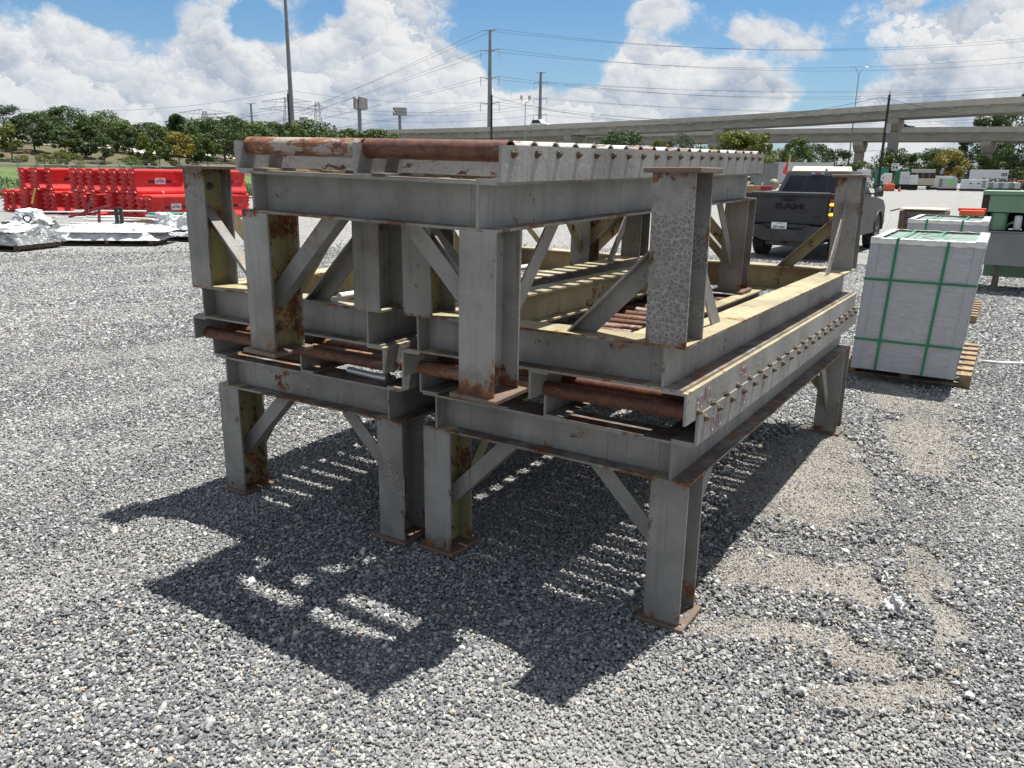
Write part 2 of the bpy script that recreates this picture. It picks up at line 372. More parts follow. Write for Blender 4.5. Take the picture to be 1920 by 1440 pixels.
# stones: instanced, one object that nobody could count
def stone_mat():
    m, n, b = mat('crushed_stone'); r = n('ShaderNodeObjectInfo', out=5)
    c = n.ramp(r, [(0, (.081, .085, .092)), (.30, (.136, .141, .148)), (.60, (.205, .208, .210)), (.85, (.308, .308, .301)), (.97, (.494, .483, .454)), (.99, (.368, .310, .230)), (1, (.356, .253, .172))])
    P = n('ShaderNodeNewGeometry', out=0); t = n.noise(P, 160, 3, .6)
    lane = n.noise(n.vm('MULTIPLY', P, (1.1, .35, 1)), .9, 4, .6); c = n.mix(n.rng(lane, .45, .62, 0, .55), c, (.30, .295, .282)); c = n.mix(n.rng(n.noise(P, .7, 3, .6), .5, .7, 0, .30), c, (.13, .135, .14))
    c = n.mix(n.rng(t, .3, .7), n.mix(1.0, c, (.75, .75, .75), 'MULTIPLY'), n.mix(1.0, c, (1.2, 1.2, 1.2), 'MULTIPLY'))
    link(n, c, b.inputs['Base Color']); b.inputs['Roughness'].default_value = .75; b.inputs['Specular IOR Level'].default_value = .35; return m
m_stone = stone_mat()
STONES = []
for k in range(8):
    bm = bmesh.new(); rs = random.Random(k)
    for i in range(17):
        v = Vector((rs.gauss(0, 1), rs.gauss(0, 1), rs.gauss(0, 1))).normalized()
        bm.verts.new((v.x*.5*rs.uniform(.85, 1.1), v.y*.40*rs.uniform(.85, 1.1), v.z*.30*rs.uniform(.85, 1.1)))
    ret = bmesh.ops.convex_hull(bm, input=bm.verts)
    bmesh.ops.delete(bm, geom=[e for e in ret['geom_interior'] if isinstance(e, bmesh.types.BMVert)], context='VERTS')
    me = bpy.data.meshes.new('stone'); bm.to_mesh(me); bm.free(); me.materials.append(m_stone)
    STONES.append(bpy.data.objects.new('stone', me))
def scatter_points():
    out = []
    def zone(d0, d1, sp, size, az0=-88, az1=24, jit=.55, lay=0):
        # jittered grid cut to a sector around the place the camera stands
        xs = np.arange(CAM.x-d1, CAM.x+d1, sp); ys = np.arange(CAM.y-1.2, CAM.y+d1, sp)
        X, Y = np.meshgrid(xs, ys); X = X.ravel(); Y = Y.ravel()
        dx, dy = X-CAM.x, Y-CAM.y; d = np.hypot(dx, dy); az = np.degrees(np.arctan2(dx, dy))
        dj = d*(1+rng.normal(0, .06, len(d)))
        k = (dj >= d0) & (dj < d1) & (az > az0) & (az < az1); X, Y = X[k], Y[k]
        X = X+rng.uniform(-jit, jit, len(X))*sp; Y = Y+rng.uniform(-jit, jit, len(Y))*sp
        out.append((X, Y, size*np.exp(rng.normal(-.03, .34, len(X)))))
    zone(1.0, 5.2, .0118, .0160); zone(5.2, 9.5, .0150, .0200, -76, 8); zone(9.5, 18, .0245, .033, -72, 5)
    X = np.concatenate([o[0] for o in out]); Y = np.concatenate([o[1] for o in out]); Sz = np.concatenate([o[2] for o in out])
    Z = rng.uniform(-.010, .001, len(X))
    w = np.array([math.sin(1.7*a+.9*b)+math.sin(-1.1*a+2.3*b+1)+math.sin(4.1*a-2.7*b) for a, b in ((0, 0),)])
    Z += .004*(np.sin(1.7*X+.9*Y)+np.sin(-1.1*X+2.3*Y+1)+.6*np.sin(5.1*X-3.7*Y))
    insand = np.zeros(len(X), bool)
    # wavering outline of the bare sand
    Xw = X+.05*np.sin(13*Y+3*X)+.03*np.sin(31*X+9*Y); Yw = Y+.05*np.sin(11*X)+.03*np.sin(29*Y-12*X)
    near = np.zeros(len(X), bool)
    for pw in SANDW:
        insand |= pip(pw, Xw, Yw); c = pw.mean(0); near |= pip(c+(pw-c)*1.28, Xw, Yw)
    cl_ = .5+.5*np.sin(9*X+4*np.sin(7*Y))*np.sin(11*Y+3*np.sin(8*X))
    pk = np.ones(len(X))
    for sc_, pr in ((1.22, .82), (1.0, .58), (.84, .42), (.62, .30)):
        for pw in SANDW: c = pw.mean(0); pk = np.where(pip(c+(pw-c)*sc_, Xw, Yw), np.minimum(pk, pr), pk)
    dust_ = pip(DUST, Xw, Yw); pk = np.where(dust_ & ~near, np.minimum(pk, .86), pk)
    pk = np.where(insand, pk*(.7+1.2*cl_), pk)
    keep = rng.random(len(X)) < pk
    Sz = np.where(insand, Sz*rng.uniform(.3, .95, len(X)), Sz)
    ridge = near & ~insand
    Z = np.where(ridge, Z+rng.uniform(.002, .020, len(X)), Z); Sz = np.where(ridge, Sz*1.18, Sz)
    Z = np.where(insand, rng.uniform(-.001, .004, len(X)), Z)
    X, Y, Z, Sz = X[keep], Y[keep], Z[keep], Sz[keep]
    # fine grit lying on the sand
    return X, Y, Z, Sz
def scatter(name, X, Y, Z, Sz, label):
    N_ = len(X); me = bpy.data.meshes.new(name); me.vertices.add(N_)
    me.vertices.foreach_set('co', np.stack([X, Y, Z], 1).astype(np.float32).ravel())
    a = me.attributes.new('rot', 'FLOAT_VECTOR', 'POINT'); rr = np.stack([rng.normal(0, .30, N_), rng.normal(0, .30, N_), rng.uniform(0, 6.283, N_)], 1).astype(np.float32); a.data.foreach_set('vector', rr.ravel())
    a = me.attributes.new('size', 'FLOAT', 'POINT'); a.data.foreach_set('value', Sz.astype(np.float32))
    a = me.attributes.new('pick', 'INT', 'POINT'); a.data.foreach_set('value', rng.integers(0, len(STONES), N_).astype(np.int32))
    o = put(name, me); tag(o, label, kind='stuff')
    ng = bpy.data.node_groups.new(name+'_nodes', 'GeometryNodeTree')
    ng.interface.new_socket('Geometry', in_out='INPUT', socket_type='NodeSocketGeometry'); ng.interface.new_socket('Geometry', in_out='OUTPUT', socket_type='NodeSocketGeometry')
    nn = ng.nodes; L = ng.links.new; gi = nn.new('NodeGroupInput'); go = nn.new('NodeGroupOutput')
    j = nn.new('GeometryNodeJoinGeometry')
    for s in STONES:
        oi = nn.new('GeometryNodeObjectInfo'); oi.inputs['Object'].default_value = s; oi.inputs['As Instance'].default_value = True; L(oi.outputs['Geometry'], j.inputs[0])
    ip = nn.new('GeometryNodeInstanceOnPoints'); L(gi.outputs[0], ip.inputs['Points']); L(j.outputs[0], ip.inputs['Instance']); ip.inputs['Pick Instance'].default_value = True
    for nm, ty, sk in (('pick', 'INT', 'Instance Index'), ('rot', 'FLOAT_VECTOR', 'Rotation'), ('size', 'FLOAT', 'Scale')):
        a = nn.new('GeometryNodeInputNamedAttribute'); a.data_type = ty; a.inputs[0].default_value = nm
        L(a.outputs[0], ip.inputs[sk])
    L(ip.outputs[0], go.inputs[0])
    md = o.modifiers.new('stones', 'NODES'); md.node_group = ng
    return o
scatter('gravel_stones', *scatter_points(), 'loose angular grey gravel stones covering the yard')
m_grit, n, b = mat('sand_grit'); r = n('ShaderNodeObjectInfo', out=5)
link(n, n.ramp(r, [(0, (.11, .102, .09)), (.4, (.245, .228, .20)), (.75, (.38, .358, .315)), (1, (.56, .535, .48))]), b.inputs['Base Color']); b.inputs['Roughness'].default_value = .9
keepS = STONES; STONES = []
for o_ in keepS[:4]:
    me = o_.data.copy(); me.materials.clear(); me.materials.append(m_grit); STONES.append(bpy.data.objects.new('grit', me))
gx_, gy_ = [], []
for pw in SANDW:
    lo, hi = pw.min(0)-.25, pw.max(0)+.25; k = int((hi-lo).prod()*16000); gx = rng.uniform(lo[0], hi[0], k); gy = rng.uniform(lo[1], hi[1], k); c = pw.mean(0)
    gx2, gy2 = gx+.05*np.sin(17*gy+5*gx), gy+.05*np.sin(15*gx)
    pr = np.where(pip(c+(pw-c)*1.0, gx2, gy2), .8, np.where(pip(c+(pw-c)*1.22, gx2, gy2), .45, np.where(pip(c+(pw-c)*1.5, gx2, gy2), .18, 0)))
    q = rng.random(k) < pr; gx_.append(gx[q]); gy_.append(gy[q])
lo, hi = DUST.min(0), DUST.max(0); k = int((hi-lo).prod()*7000); gx = rng.uniform(lo[0], hi[0], k); gy = rng.uniform(lo[1], hi[1], k)
q = pip(DUST, gx+.08*np.sin(9*gy), gy+.08*np.sin(8*gx)) & (rng.random(k) < .35+.3*np.sin(5*gx+2*gy)*np.sin(4*gy)); gx_.append(gx[q]); gy_.append(gy[q])
gx_ = np.concatenate(gx_); gy_ = np.concatenate(gy_)
scatter('sand_grit', gx_, gy_, rng.uniform(-.002, .004, len(gx_)), rng.uniform(.003, .0085, len(gx_)), 'fine beige grit between the stones beside the near leg')
STONES = keepS

# ------------------------------------------------------------------ roller tables
TW, TL, LEGT, HB, LW, LD = 1.2815, 3.1254, .6063, .167, .152, .172
AO = .018
BF, TF, TWB, HC, TA = .152, .010, .008, .120, .010
ZB = LEGT+HB; CX, CY = 0.0, TL/2
PITCHR, FIRST, RR, ROLLZ = .155, .075, .0365, ZB+.100
def paint(mb, rule):
    for i, f in enumerate(mb.f):
        p = [Vector(mb.v[j]) for j in f]; c = sum(p, Vector())/len(p); nn = (p[1]-p[0]).cross(p[2]-p[1]).normalized()
        mb.m[i] = 1 if rule(c, nn) else 0
    return mb
def ibeam(a, b0, b1, z0, along):       # a: centre line offset, b0..b1 extent
    h = BF/2; w = TWB/2
    pr = [(-h, 0), (h, 0), (h, TF), (w, TF), (w, HB-TF), (h, HB-TF), (h, HB), (-h, HB), (-h, HB-TF), (-w, HB-TF), (-w, TF), (-h, TF)]
    mb = MB(); mb.prism([(a+x, z0+z) for x, z in pr], b0, b1, along); return mb
def table_meshes():
    T = {}
    xr = TW/2-BF/2
    inx = lambda c, n, s: (c.x*s < xr-TWB/2+.0005 and c.x*s < xr and (abs(n.x) > .5 or abs(n.z) > .5) and c.x*s < xr-TWB/4) or n.z < -.9 and c.z < LEGT+.001
    for s, nm in ((1, 'R'), (-1, 'L')):
        T['side'+nm] = paint(ibeam(s*xr, 0, TL, LEGT, 'y'), lambda c, n, s=s: (c.x*s < xr-TWB/4 and abs(n.y) < .5 and not (n.z > .9 and c.z > ZB-.001)) or (n.z < -.9 and c.z < LEGT+.001)).mesh('side_beam', [m_grey, m_ygrey])
    for nm, y in (('F', BF/2), ('B', TL-BF/2)):
        s = 1 if nm == 'F' else -1
        mb = ibeam(y, -TW/2+BF+.0005, TW/2-BF-.0005, LEGT, 'x')
        # the web runs on to the webs of the side beams
        for q in (-1, 1): mb.box(*sorted((q*(TW/2-BF+.0005), q*(xr-TWB/2-.0005))), y-TWB/2, y+TWB/2, LEGT+TF+.0005, ZB-TF-.0005)
        yo, yi = (.001, y-TWB/2-.001) if nm == 'F' else (y+TWB/2+.001, TL-.001)
        nb = len(mb.f)
        for q in (-1, 1): mb.box(*sorted((q*(xr-TWB/2-.0005), q*(xr-TWB/2-.002))), yo, yi, LEGT+TF+.0005, ZB-TF-.0005)
        T['end'+nm] = paint(mb, lambda c, n, s=s, y=y: ((c.y-y)*s > .001 and abs(c.x) < xr-.01 and not (n.z > .9 and c.z > ZB-.001)) or (n.z < -.9 and c.z < LEGT+.001)).mesh('end_beam', [m_grey, m_ygrey])
    def leg(h0, h1, side):
        mb = MB(); w = LW/2
        mb.box(-w, w, 0, TF, h0, h1); mb.box(-w, w, LD-TF, LD, h0, h1); mb.box(-TWB/2, TWB/2, TF, LD-TF, h0, h1)
        return paint(mb, lambda c, n: False if abs(c.y) < .002 or abs(c.y-LD) < .002 else (n.x*side < -.5 and abs(c.x) < .01) or (abs(n.y) > .5 and c.y > .05 and abs(c.x) < .06 and n.y < 0 and side < 0))
    for s, nm in ((1, 'R'), (-1, 'L')):
        T['leg'+nm] = leg(.018, LEGT, s).mesh('leg', [m_lgrey, m_yleg]); T['legshort'+nm] = leg(.055, LEGT, s).mesh('leg', [m_lgrey, m_yleg])
    mb = MB().box(-LW/2-.026, LW/2+.026, -.026, LD+.026, 0, .018); T['plate'] = mb.mesh('base_plate', m_rust, bevel=.003)
    # knee braces: angle iron, thickness TA
    zb = LEGT; rise, run, w = .36, .36, .05
    for s, nm in ((1, 'R'), (-1, 'L')):
        mb = MB(); x0 = -s*TWB/2; d = -s
        pl = [(x0, zb-rise-w), (x0, zb-rise+w), (x0+d*(run-w), zb-.0005), (x0+d*(run+w), zb-.0005)]
        mb.prism(pl, LD/2-.004, LD/2+.004, 'y')
        lo = [(x0, zb-rise-w), (x0, zb-rise-w+.011), (x0+d*(run+w-.011), zb-.0005), (x0+d*(run+w), zb-.0005)]
        mb.prism(lo, LD/2+.0045, LD/2+.058, 'y')
        T['bx'+nm] = mb
    mb = MB(); ry = .40
    pl = [(LD, zb-ry-w), (LD, zb-ry+w), (LD+run-w, zb-.0005), (LD+run+w, zb-.0005)]
    mb.prism(pl, -.004, .004, 'x')
    T['by'] = mb
    # side angle (vertical leg outward), rollers, nuts
    for s, nm in ((1, 'R'), (-1, 'L')):
        a = s*(TW/2+AO)
        mb = MB().prism([(a, ZB), (a, ZB+HC), (a-s*TA, ZB+HC), (a-s*TA, ZB+TA), (a-s*.10, ZB+TA), (a-s*.10, ZB)], 0, TL, 'y')
        T['ang'+nm] = paint(mb, lambda c, n: n.z < -.9 or (n.x*s < -.5 and abs(c.x) < TW/2-.03)).mesh('side_angle', [m_crk, m_ygrey])
    mb = MB().prism([(0, ZB), (0, ZB+HC), (TA, ZB+HC), (TA, ZB+TA), (.085, ZB+TA), (.085, ZB)], 0, TL, 'y')
    T['angM'] = paint(mb, lambda c, n: n.z < -.9).mesh('middle_angle', [m_crk, m_ygrey])
    lane = [(-TW/2-AO+TA+.002, -.002), (TA+.002, TW/2+AO-TA-.002)]
    for i, (a, b), RR, tg in [(i, ab, r_, g_) for i, ab in enumerate(lane) for r_, g_ in ((.0365, ''), (.031, 's'))]:
        mb = MB(); ri = RR-.005
        mb.rings([(ri, a+.05), (ri, a), (RR, a), (RR, b), (ri, b), (ri, b-.05)], 18, 0, 'x')
        for k, f in enumerate(mb.f):
            xs = [mb.v[j][0] for j in f]
            if len(f) > 4: mb.m[k] = 1
        for j, rm in enumerate(m_roll): T['roll%d%d%s' % (i, j, tg)] = mb.mesh('roller', [rm, m_dark], smooth=40)
    mb = MB(); mb.rings([(.0135, 0), (.0135, .009)], 6, 0, 'x'); mb.rings([(.0165, 0), (.0165, .0025)], 12, 0, 'x'); mb.rings([(.007, .009), (.007, .017)], 8, 0, 'x'); T['nut'] = mb.mesh('axle_nut', m_nut)
    mb = MB(); mb.rings([(.021, 0), (.021, .003), (.014, .003), (.014, .015), (.007, .015), (.007, .035), (.001, .036)], 10, 0, 'x'); T['bolt'] = mb.mesh('bolt', m_nut)
    mb = MB(); 
    for (x0, x1, z0, z1) in ((-.022, .022, 0, .02), (-.022, .022, .13, .23), (-.022, -.009, .02, .13), (.009, .022, .02, .13)): mb.box(0, .006, x0, x1, z0, z1)
    T['slot'] = mb.mesh('slotted_plate', m_grey)
    for i, (a, b) in enumerate(lane):
        mb = MB().prism([(.155, ZB+.014), (.172, ZB+.068), (.178, ZB+.066), (.161, ZB+.012)], a+.09, b-.005, 'x'); T['drip%d' % i] = mb.mesh('sloped_plate', m_roll[2])
    return T
TM = table_meshes()
def brace_paint(mb, flipx, back, name):
    mb2 = MB(); mb2.v = list(mb.v); mb2.f = list(mb.f); mb2.m = list(mb.m)
    paint(mb2, (lambda c, n: n.y > .5 or n.z < -.3 and False) if name == 'x' and not back else ((lambda c, n: n.y < -.5) if name == 'x' else (lambda c, n: n.x*flipx < -.5)))
    return mb2.mesh('knee_brace', [m_grey, m_ygrey])
BRX = {(s, b): brace_paint(TM['bx'+('R' if s > 0 else 'L')], s, b, 'x') for s in (1, -1) for b in (0, 1)}
BRY = {s: brace_paint(TM['by'], s, 0, 'y') for s in (1, -1)}
def roller_table(label, rollers, short=None, drip=False, seed=0, first=FIRST, thin='s'):
    rs = random.Random(seed); t = thing('roller_table', label, 'roller table', group='steel roller conveyor tables piled on the gravel')
    put('side_beam', TM['sideR'], t); put('side_beam', TM['sideL'], t); put('end_beam', TM['endF'], t); put('end_beam', TM['endB'], t)
    for sx in (1, -1):
        for b in (0, 1):
            x = sx*(TW/2-LW/2); y = 0 if not b else TL-LD; nm = 'R' if sx > 0 else 'L'; sh = short == sx
            lg = put('leg', TM[('legshort' if sh else 'leg')+nm], t, (x, y, 0))
            put('base_plate', TM['plate'], lg, (0, 0, .037 if sh else 0))
            put('bolt', TM['bolt'], lg, (sx*TWB/2+(.007 if sx > 0 else 0), LD*.5, .10), (0, 0, 0 if sx > 0 else math.pi))
            if sx < 0: put('bolt', TM['bolt'], lg, (TWB/2, LD*.45, .10))
            else: put('slotted_plate', TM['slot'], lg, (TWB/2, LD*.5, .03))
            put('knee_brace', BRX[(sx, b)], t, (x, y, 0))
            br = put('knee_brace', BRY[-sx if b else sx], t, (x, y, 0))
            if b: br.rotation_euler = (0, 0, math.pi); br.location = (x, y+LD, 0)
    put('side_angle', TM['angR'], t); put('side_angle', TM['angL'], t); put('middle_angle', TM['angM'], t)
    for k in range(20):
        y = first+k*PITCHR
        for i in (0, 1):
            j = rollers(rs, k, i); put('roller', TM['roll%d%d%s' % (i, j, thin)], t, (0, y, ROLLZ), (rs.uniform(0, 6.28), 0, 0))
        put('axle_nut', TM['nut'], t, (TW/2+AO, y, ROLLZ-.006), (rs.uniform(0, 1), 0, 0)); put('axle_nut', TM['nut'], t, (-TW/2-AO, y, ROLLZ-.006), (rs.uniform(0, 1), 0, math.pi))
    if drip:
        put('sloped_plate', TM['drip0'], t); put('sloped_plate', TM['drip1'], t)
    return t
rust_rolls = lambda rs, k, i: rs.choice((0, 0, 3, 3, 1))
top_rolls = lambda rs, k, i: (1 if i == 0 else 0) if k == 0 else (rs.choice((2, 2, 1, 2, 1)) if k < 5 else rs.choice((2, 2, 1, 1, 1, 0)))
def place(t, x, y, z, rz, inverted=False, tx=0.0, ty=0.0):
    # x, y: the front right corner of the frame
    Rz = Matrix.Rotation(R(rz), 4, 'Z') @ Matrix.Rotation(R(tx), 4, 'X') @ Matrix.Rotation(R(-ty), 4, 'Y')
    M = Matrix.Translation((x, y, z)) @ Rz @ (Matrix.Translation((-TW/2, TL, 0)) @ Matrix.Rotation(math.pi, 4, 'X') if inverted else Matrix.Translation((-TW/2, 0, 0)))
    t.location, q, _ = M.decompose(); t.rotation_euler = q.to_euler(); return t
tR = place(roller_table('grey steel roller table on the ground at right, pink chalk marks on its side', rust_rolls, seed=1), 0, 0, 0, 0)
tL = place(roller_table('grey steel roller table on the ground at left, under an upturned one', rust_rolls, seed=2), -1.3826, -.034, 0, 1.31)
tR2 = place(roller_table('upturned roller table on the right stack, crackled paint leg pointing up', rust_rolls, short=-1, seed=3, first=.060), -.017, -.107, 1.770, -.1, True, -.12, .5)
tL2 = place(roller_table('upturned roller table on the left stack, legs up with rusty foot plates', rust_rolls, short=1, seed=4, first=.101), -1.4302, -.1, 1.752, 1.4, True, 0, -.5)
tT = place(roller_table('topmost roller table standing upright across both stacks, rollers to the sky', top_rolls, drip=True, seed=5, thin=''), -.5959, -.4403, .9395, .59, False, .95, -1.25)

# pink chalk scribbles on the side angles (illegible in the photograph)
m_pink = simple('pink_chalk', (.46, .27, .31), .95, 0, .3, 200)
def scribble(parent, strokes, y0, z0, sc, label):
    mb = MB()
    for st in strokes:
        mb.tube([(TW/2+AO+.0008, y0+a*sc, z0+b*sc) for a, b in st], (.0013), 4)
    o = mb.build('chalk_mark', m_pink, parent); o['label'] = label
SEV = [[(0, 1), (.5, 1), (.2, 0)]]; ONE = [[(0, 0), (.12, 1)]]
OO = [[(.25+.25*math.cos(t*.6), .5+.5*math.sin(t*.6)) for t in range(12)]]
PP = [[(0, 0), (.05, 1), (.45, .85), (.4, .5), (.05, .5)]]; NN = [[(0, 0), (.05, 1), (.35, .1), (.45, 1)]]
sh = lambda g, dx, dz=0: [[(a+dx, b+dz) for a, b in st] for st in g]
scribble(tR, SEV+sh(OO, .8)+sh(ONE, 1.7)+sh(ONE, 2.0)+sh(OO, 2.3), .10, ZB+.018, .06, 'faint pink chalk writing on the lower side angle')
scribble(tR, sh(ONE, 0)+sh(ONE, .35)+sh(OO, .6, .1), .52, ZB+.03, .05, 'faint pink chalk strokes further along the lower side angle')
def inv(g): return [[(-a, -b) for a, b in st] for st in g]
scribble(tR2, inv(PP+sh(OO, .7)+sh(NN, 1.5, .3)+sh(OO, 2.2, .1)), TL-.10, ZB+.085, .055, 'faint pink chalk writing on the upper side angle')
scribble(tR2, inv(PP+sh(OO, .6)+sh(OO, 1.2)), TL-.62, ZB+.07, .045, 'small pink chalk writing further along the upper side angle')
#@@DETAILS
# ------------------------------------------------------------------ small pieces lying in the tables
m_blk = simple('black_rubber', (.018, .018, .019), .6); m_galv = simple('galvanised_pipe', (.55, .57, .58), .35, .6, .1)
m_white = simple('white_paint', (.62, .63, .63), .5, 0, .06, 3, dirt=((.35, .33, .30), .35))
o = MB().tube([(-1.47, .02, .93), (-1.465, -.02, .90), (-1.47, -.03, .87), (-1.46, -.03, .82), (-1.475, -.025, .79)], [.004, .004, .004, .016, .012], 8).build('cable_end', m_blk); tag(o, 'black cable plug dangling at the inner corner of the left stack', 'cable')
o = MB().tube([(-1.80, .06, .79), (-1.62, .045, .79), (-1.50, .05, .79)], [.018, .018, .022], 10).build('pipe_offcut', m_galv, smooth=40); tag(o, 'short shiny pipe end lying on the lower left table frame', 'pipe')
o = MB().tube([tuple(ground_at(636, 556, 1.03)), tuple(ground_at(1004, 498, 1.03))], .022, 12).build('pipe_length', m_white, smooth=40); tag(o, 'pale straight pipe lying across the upturned table beams', 'pipe')

# ------------------------------------------------------------------ pallets and strapped tile stacks
m_wood = simple('pallet_wood', (.24, .17, .105), .85, 0, .35, 9, dirt=((.14, .10, .07), .5), bump=.3, bscale=70)
m_oldwood = simple('weathered_wood', (.145, .105, .082), .85, 0, .4, 12, bump=.3, bscale=60)
def plank(mb_size, name='plank'): return MB().box(0, mb_size[0], 0, mb_size[1], 0, mb_size[2]).mesh(name, m_wood, bevel=.003)
def pallet(label, loc, rot, w=1.0, d=1.2, h=.12, group='wooden pallets', m=None):
    t = thing('wooden_pallet', label, 'pallet', loc, rot, group); 
    pm = MB().box(0, w, 0, .095, 0, .02).mesh('plank', m or m_wood, bevel=.003); bk = MB().box(0, .09, 0, d, 0, h-.04).mesh('stringer', m or m_wood, bevel=.003)
    for i in range(7): put('plank', pm, t, (-w/2, -d/2+i*(d-.095)/6, h-.02))
    for i in range(3): put('plank', pm, t, (-w/2, -d/2+i*(d-.095)/2, 0))
    for i in range(3): put('stringer', bk, t, (-w/2+i*(w-.09)/2, -d/2, .02))
    return t
def film_mat(name, col, rough=.28, wr=8.0, var=.2):
    m, n, b = mat(name); P = n('ShaderNodeNewGeometry', out=0)
    q = n.vm('MULTIPLY', P, (3, 3, 12)); w1 = n.noise(q, wr*.6, 6, .6, 1.2); w2 = n.noise(P, 6, 4, .6)
    c = n.mix(n.rng(w1, .35, .7), tuple(x*(1-var) for x in col), tuple(min(1, x*(1+var)) for x in col))
    link(n, c, b.inputs['Base Color']); b.inputs['Roughness'].default_value = rough; b.inputs['Coat Weight'].default_value = .04
    link(n, n('ShaderNodeBump', {'Strength': .55, 'Distance': .02, 'Height': n.math('ADD', w1, n.math('MULTIPLY', w2, .5))}), b.inputs['Normal']); return m
m_film = film_mat('stretch_film_over_grey_cartons', (.44, .44, .45), .36, 6.0, .10)
m_filmw = film_mat('white_stretch_film', (.56, .565, .57), .5, 10, .16)
m_filmd = film_mat('film_over_dark_load', (.15, .16, .165), .3, 10, .6)
m_guard = simple('white_corner_guard', (.40, .41, .425), .5, 0, .06, 3)
m_strap = simple('green_strap', (.012, .20, .085), .42, 0, .1, 8)
m_carton = simple('green_carton_top', (.17, .24, .20), .35, 0, .25, 3)
m_tape = simple('cream_edge_film', (.72, .70, .62), .35, 0, .12, 8)
def tile_stack(label, x0, x1, y0, y1, z0, z1, lean, rot, group, loose=True):
    cx, cy = (x0+x1)/2, (y0+y1)/2; t = thing('wrapped_tile_stack', label, 'tile stack', (cx, cy, z0), rot, group)
    w, d, h = (x1-x0)/2, (y1-y0)/2, z1-z0
    def pt(a, b, c, out=0.0):       # a, b in -1..1, c 0..1; the load leans and swells towards the top
        return Vector((a*(w*(1+.035*c)+out)+lean*c, b*(d*(1+.02*c)+out), c*h))
    N = 15; mb = MB()
    faces = [('f', -1), ('b', 1), ('l', -1), ('r', 1)]
    for k, sgn in faces:
        vs = []; M_ = 26
        for j in range(M_+1):
            for i in range(N+1):
                a = -1+2*i/N; c = j/M_; q = pt(a, sgn, c) if k in 'fb' else pt(sgn, a, c)
                bulge = .006*mnoise.noise(Vector((a*2.2+sgn, c*16, 1.0)))*(1-a**8)+.006*mnoise.noise(Vector((a*6, c*7, 5)))*(1-a**6)
                if k in 'fb': q.y += sgn*bulge
                else: q.x += sgn*bulge
                vs.append(tuple(q))
        fs = []
        for j in range(M_):
            for i in range(N):
                f = (j*(N+1)+i, j*(N+1)+i+1, (j+1)*(N+1)+i+1, (j+1)*(N+1)+i)
                fs.append(f if (k == 'f' or k == 'r') else tuple(reversed(f)))
        mb.add(vs, fs)
    q = [tuple(pt(a, b, c)) for c in (0, .985) for a, b in ((-1, -1), (1, -1), (1, 1), (-1, 1))]; mb.add(q, [(3, 2, 1, 0), (4, 5, 6, 7)])
    mb.build('film_wrap', m_film, t, smooth=60)
    # cartons seen from above
    nx, ny = 3, 4
    for i in range(nx):
        for j in range(ny):
            a0, a1 = -.95+1.9*i/nx+.012, -.95+1.9*(i+1)/nx-.012; b0, b1 = -.95+1.9*j/ny+.01, -.95+1.9*(j+1)/ny-.01
            p = [pt(a, b, .985) for a, b in ((a0, b0), (a1, b0), (a1, b1), (a0, b1))]
            vs = [tuple(v) for v in p]+[tuple(v+Vector((0, 0, .008))) for v in p]
            MB().add(vs, [(4, 5, 6, 7), (0, 1, 5, 4), (1, 2, 6, 5), (2, 3, 7, 6), (3, 0, 4, 7)]).build('carton', m_carton, t)
    for a in (-1, 1):
        for b in (-1, 1):
            mb = MB(); th = .006; L_ = .07
            for c0, c1 in ((0, 1),):
                for ax in (0, 1):
                    vs = []
                    for c in (0.0, 1.0):
                        e = pt(a, b, c, th); i_ = e.copy()
                        if ax == 0: i_.x -= a*L_
                        else: i_.y -= b*L_
                        n_ = Vector((0, -b*.005, 0)) if ax == 0 else Vector((-a*.005, 0, 0))
                        vs += [tuple(e), tuple(i_), tuple(i_+n_), tuple(e+n_)]
                    mb.add(vs, [(0, 1, 5, 4), (1, 2, 6, 5), (2, 3, 7, 6), (3, 0, 4, 7), (0, 3, 2, 1), (4, 5, 6, 7)])
            mb.build('corner_guard', m_guard, t, recalc=True)
    for b in (-1, 1): # pale film edge folded over the top rim
        vs = []
        K = 24
        for i in range(K+1):
            a = -1+2*i/K; q0 = pt(a, b, 1.0, .007); wv = .006*mnoise.noise(Vector((a*6, b, 9)))
            vs += [tuple(q0+Vector((0, 0, -.035+wv*2))), tuple(q0+Vector((0, 0, .010+wv))), tuple(q0+Vector((0, -b*(.055+wv*3), .011+wv)))]
        fs = [(3*i+j, 3*i+3+j, 3*i+4+j, 3*i+1+j) for i in range(K) for j in (0, 1)]
        MB().add(vs, fs if b < 0 else [tuple(reversed(f)) for f in fs]).build('film_edge', m_tape, t, smooth=True)
    for a in (-1, 1):
        vs = []
        for i in range(25):
            b = -1+2*i/24; q0 = pt(a, b, 1.0, .0075); wv = .008*mnoise.noise(Vector((b*6, a, 4)))
            vs += [tuple(q0+Vector((0, 0, -.03+wv*2))), tuple(q0+Vector((0, 0, .0125+wv*.6))), tuple(q0+Vector((-a*(.075+wv*3), 0, .0135+wv*.6)))]
        fs = [(3*i+j, 3*i+3+j, 3*i+4+j, 3*i+1+j) for i in range(24) for j in (0, 1)]
        MB().add(vs, fs if a > 0 else [tuple(reversed(f)) for f in fs]).build('film_edge', m_guard, t, smooth=True)
    # straps
    sw = .0095; o_ = .011
    for c in (.235, .70):
        ring = [pt(-1, -1, c, o_), pt(1, -1, c, o_), pt(1, 1, c, o_), pt(-1, 1, c, o_)]; mb = MB(); vs = []
        for p in ring: vs += [tuple(p-Vector((0, 0, sw))), tuple(p+Vector((0, 0, sw)))]
        mb.add(vs, [(2*i, (2*i+2) % 8, (2*i+3) % 8, 2*i+1) for i in range(4)]).build('strap', m_strap, t)
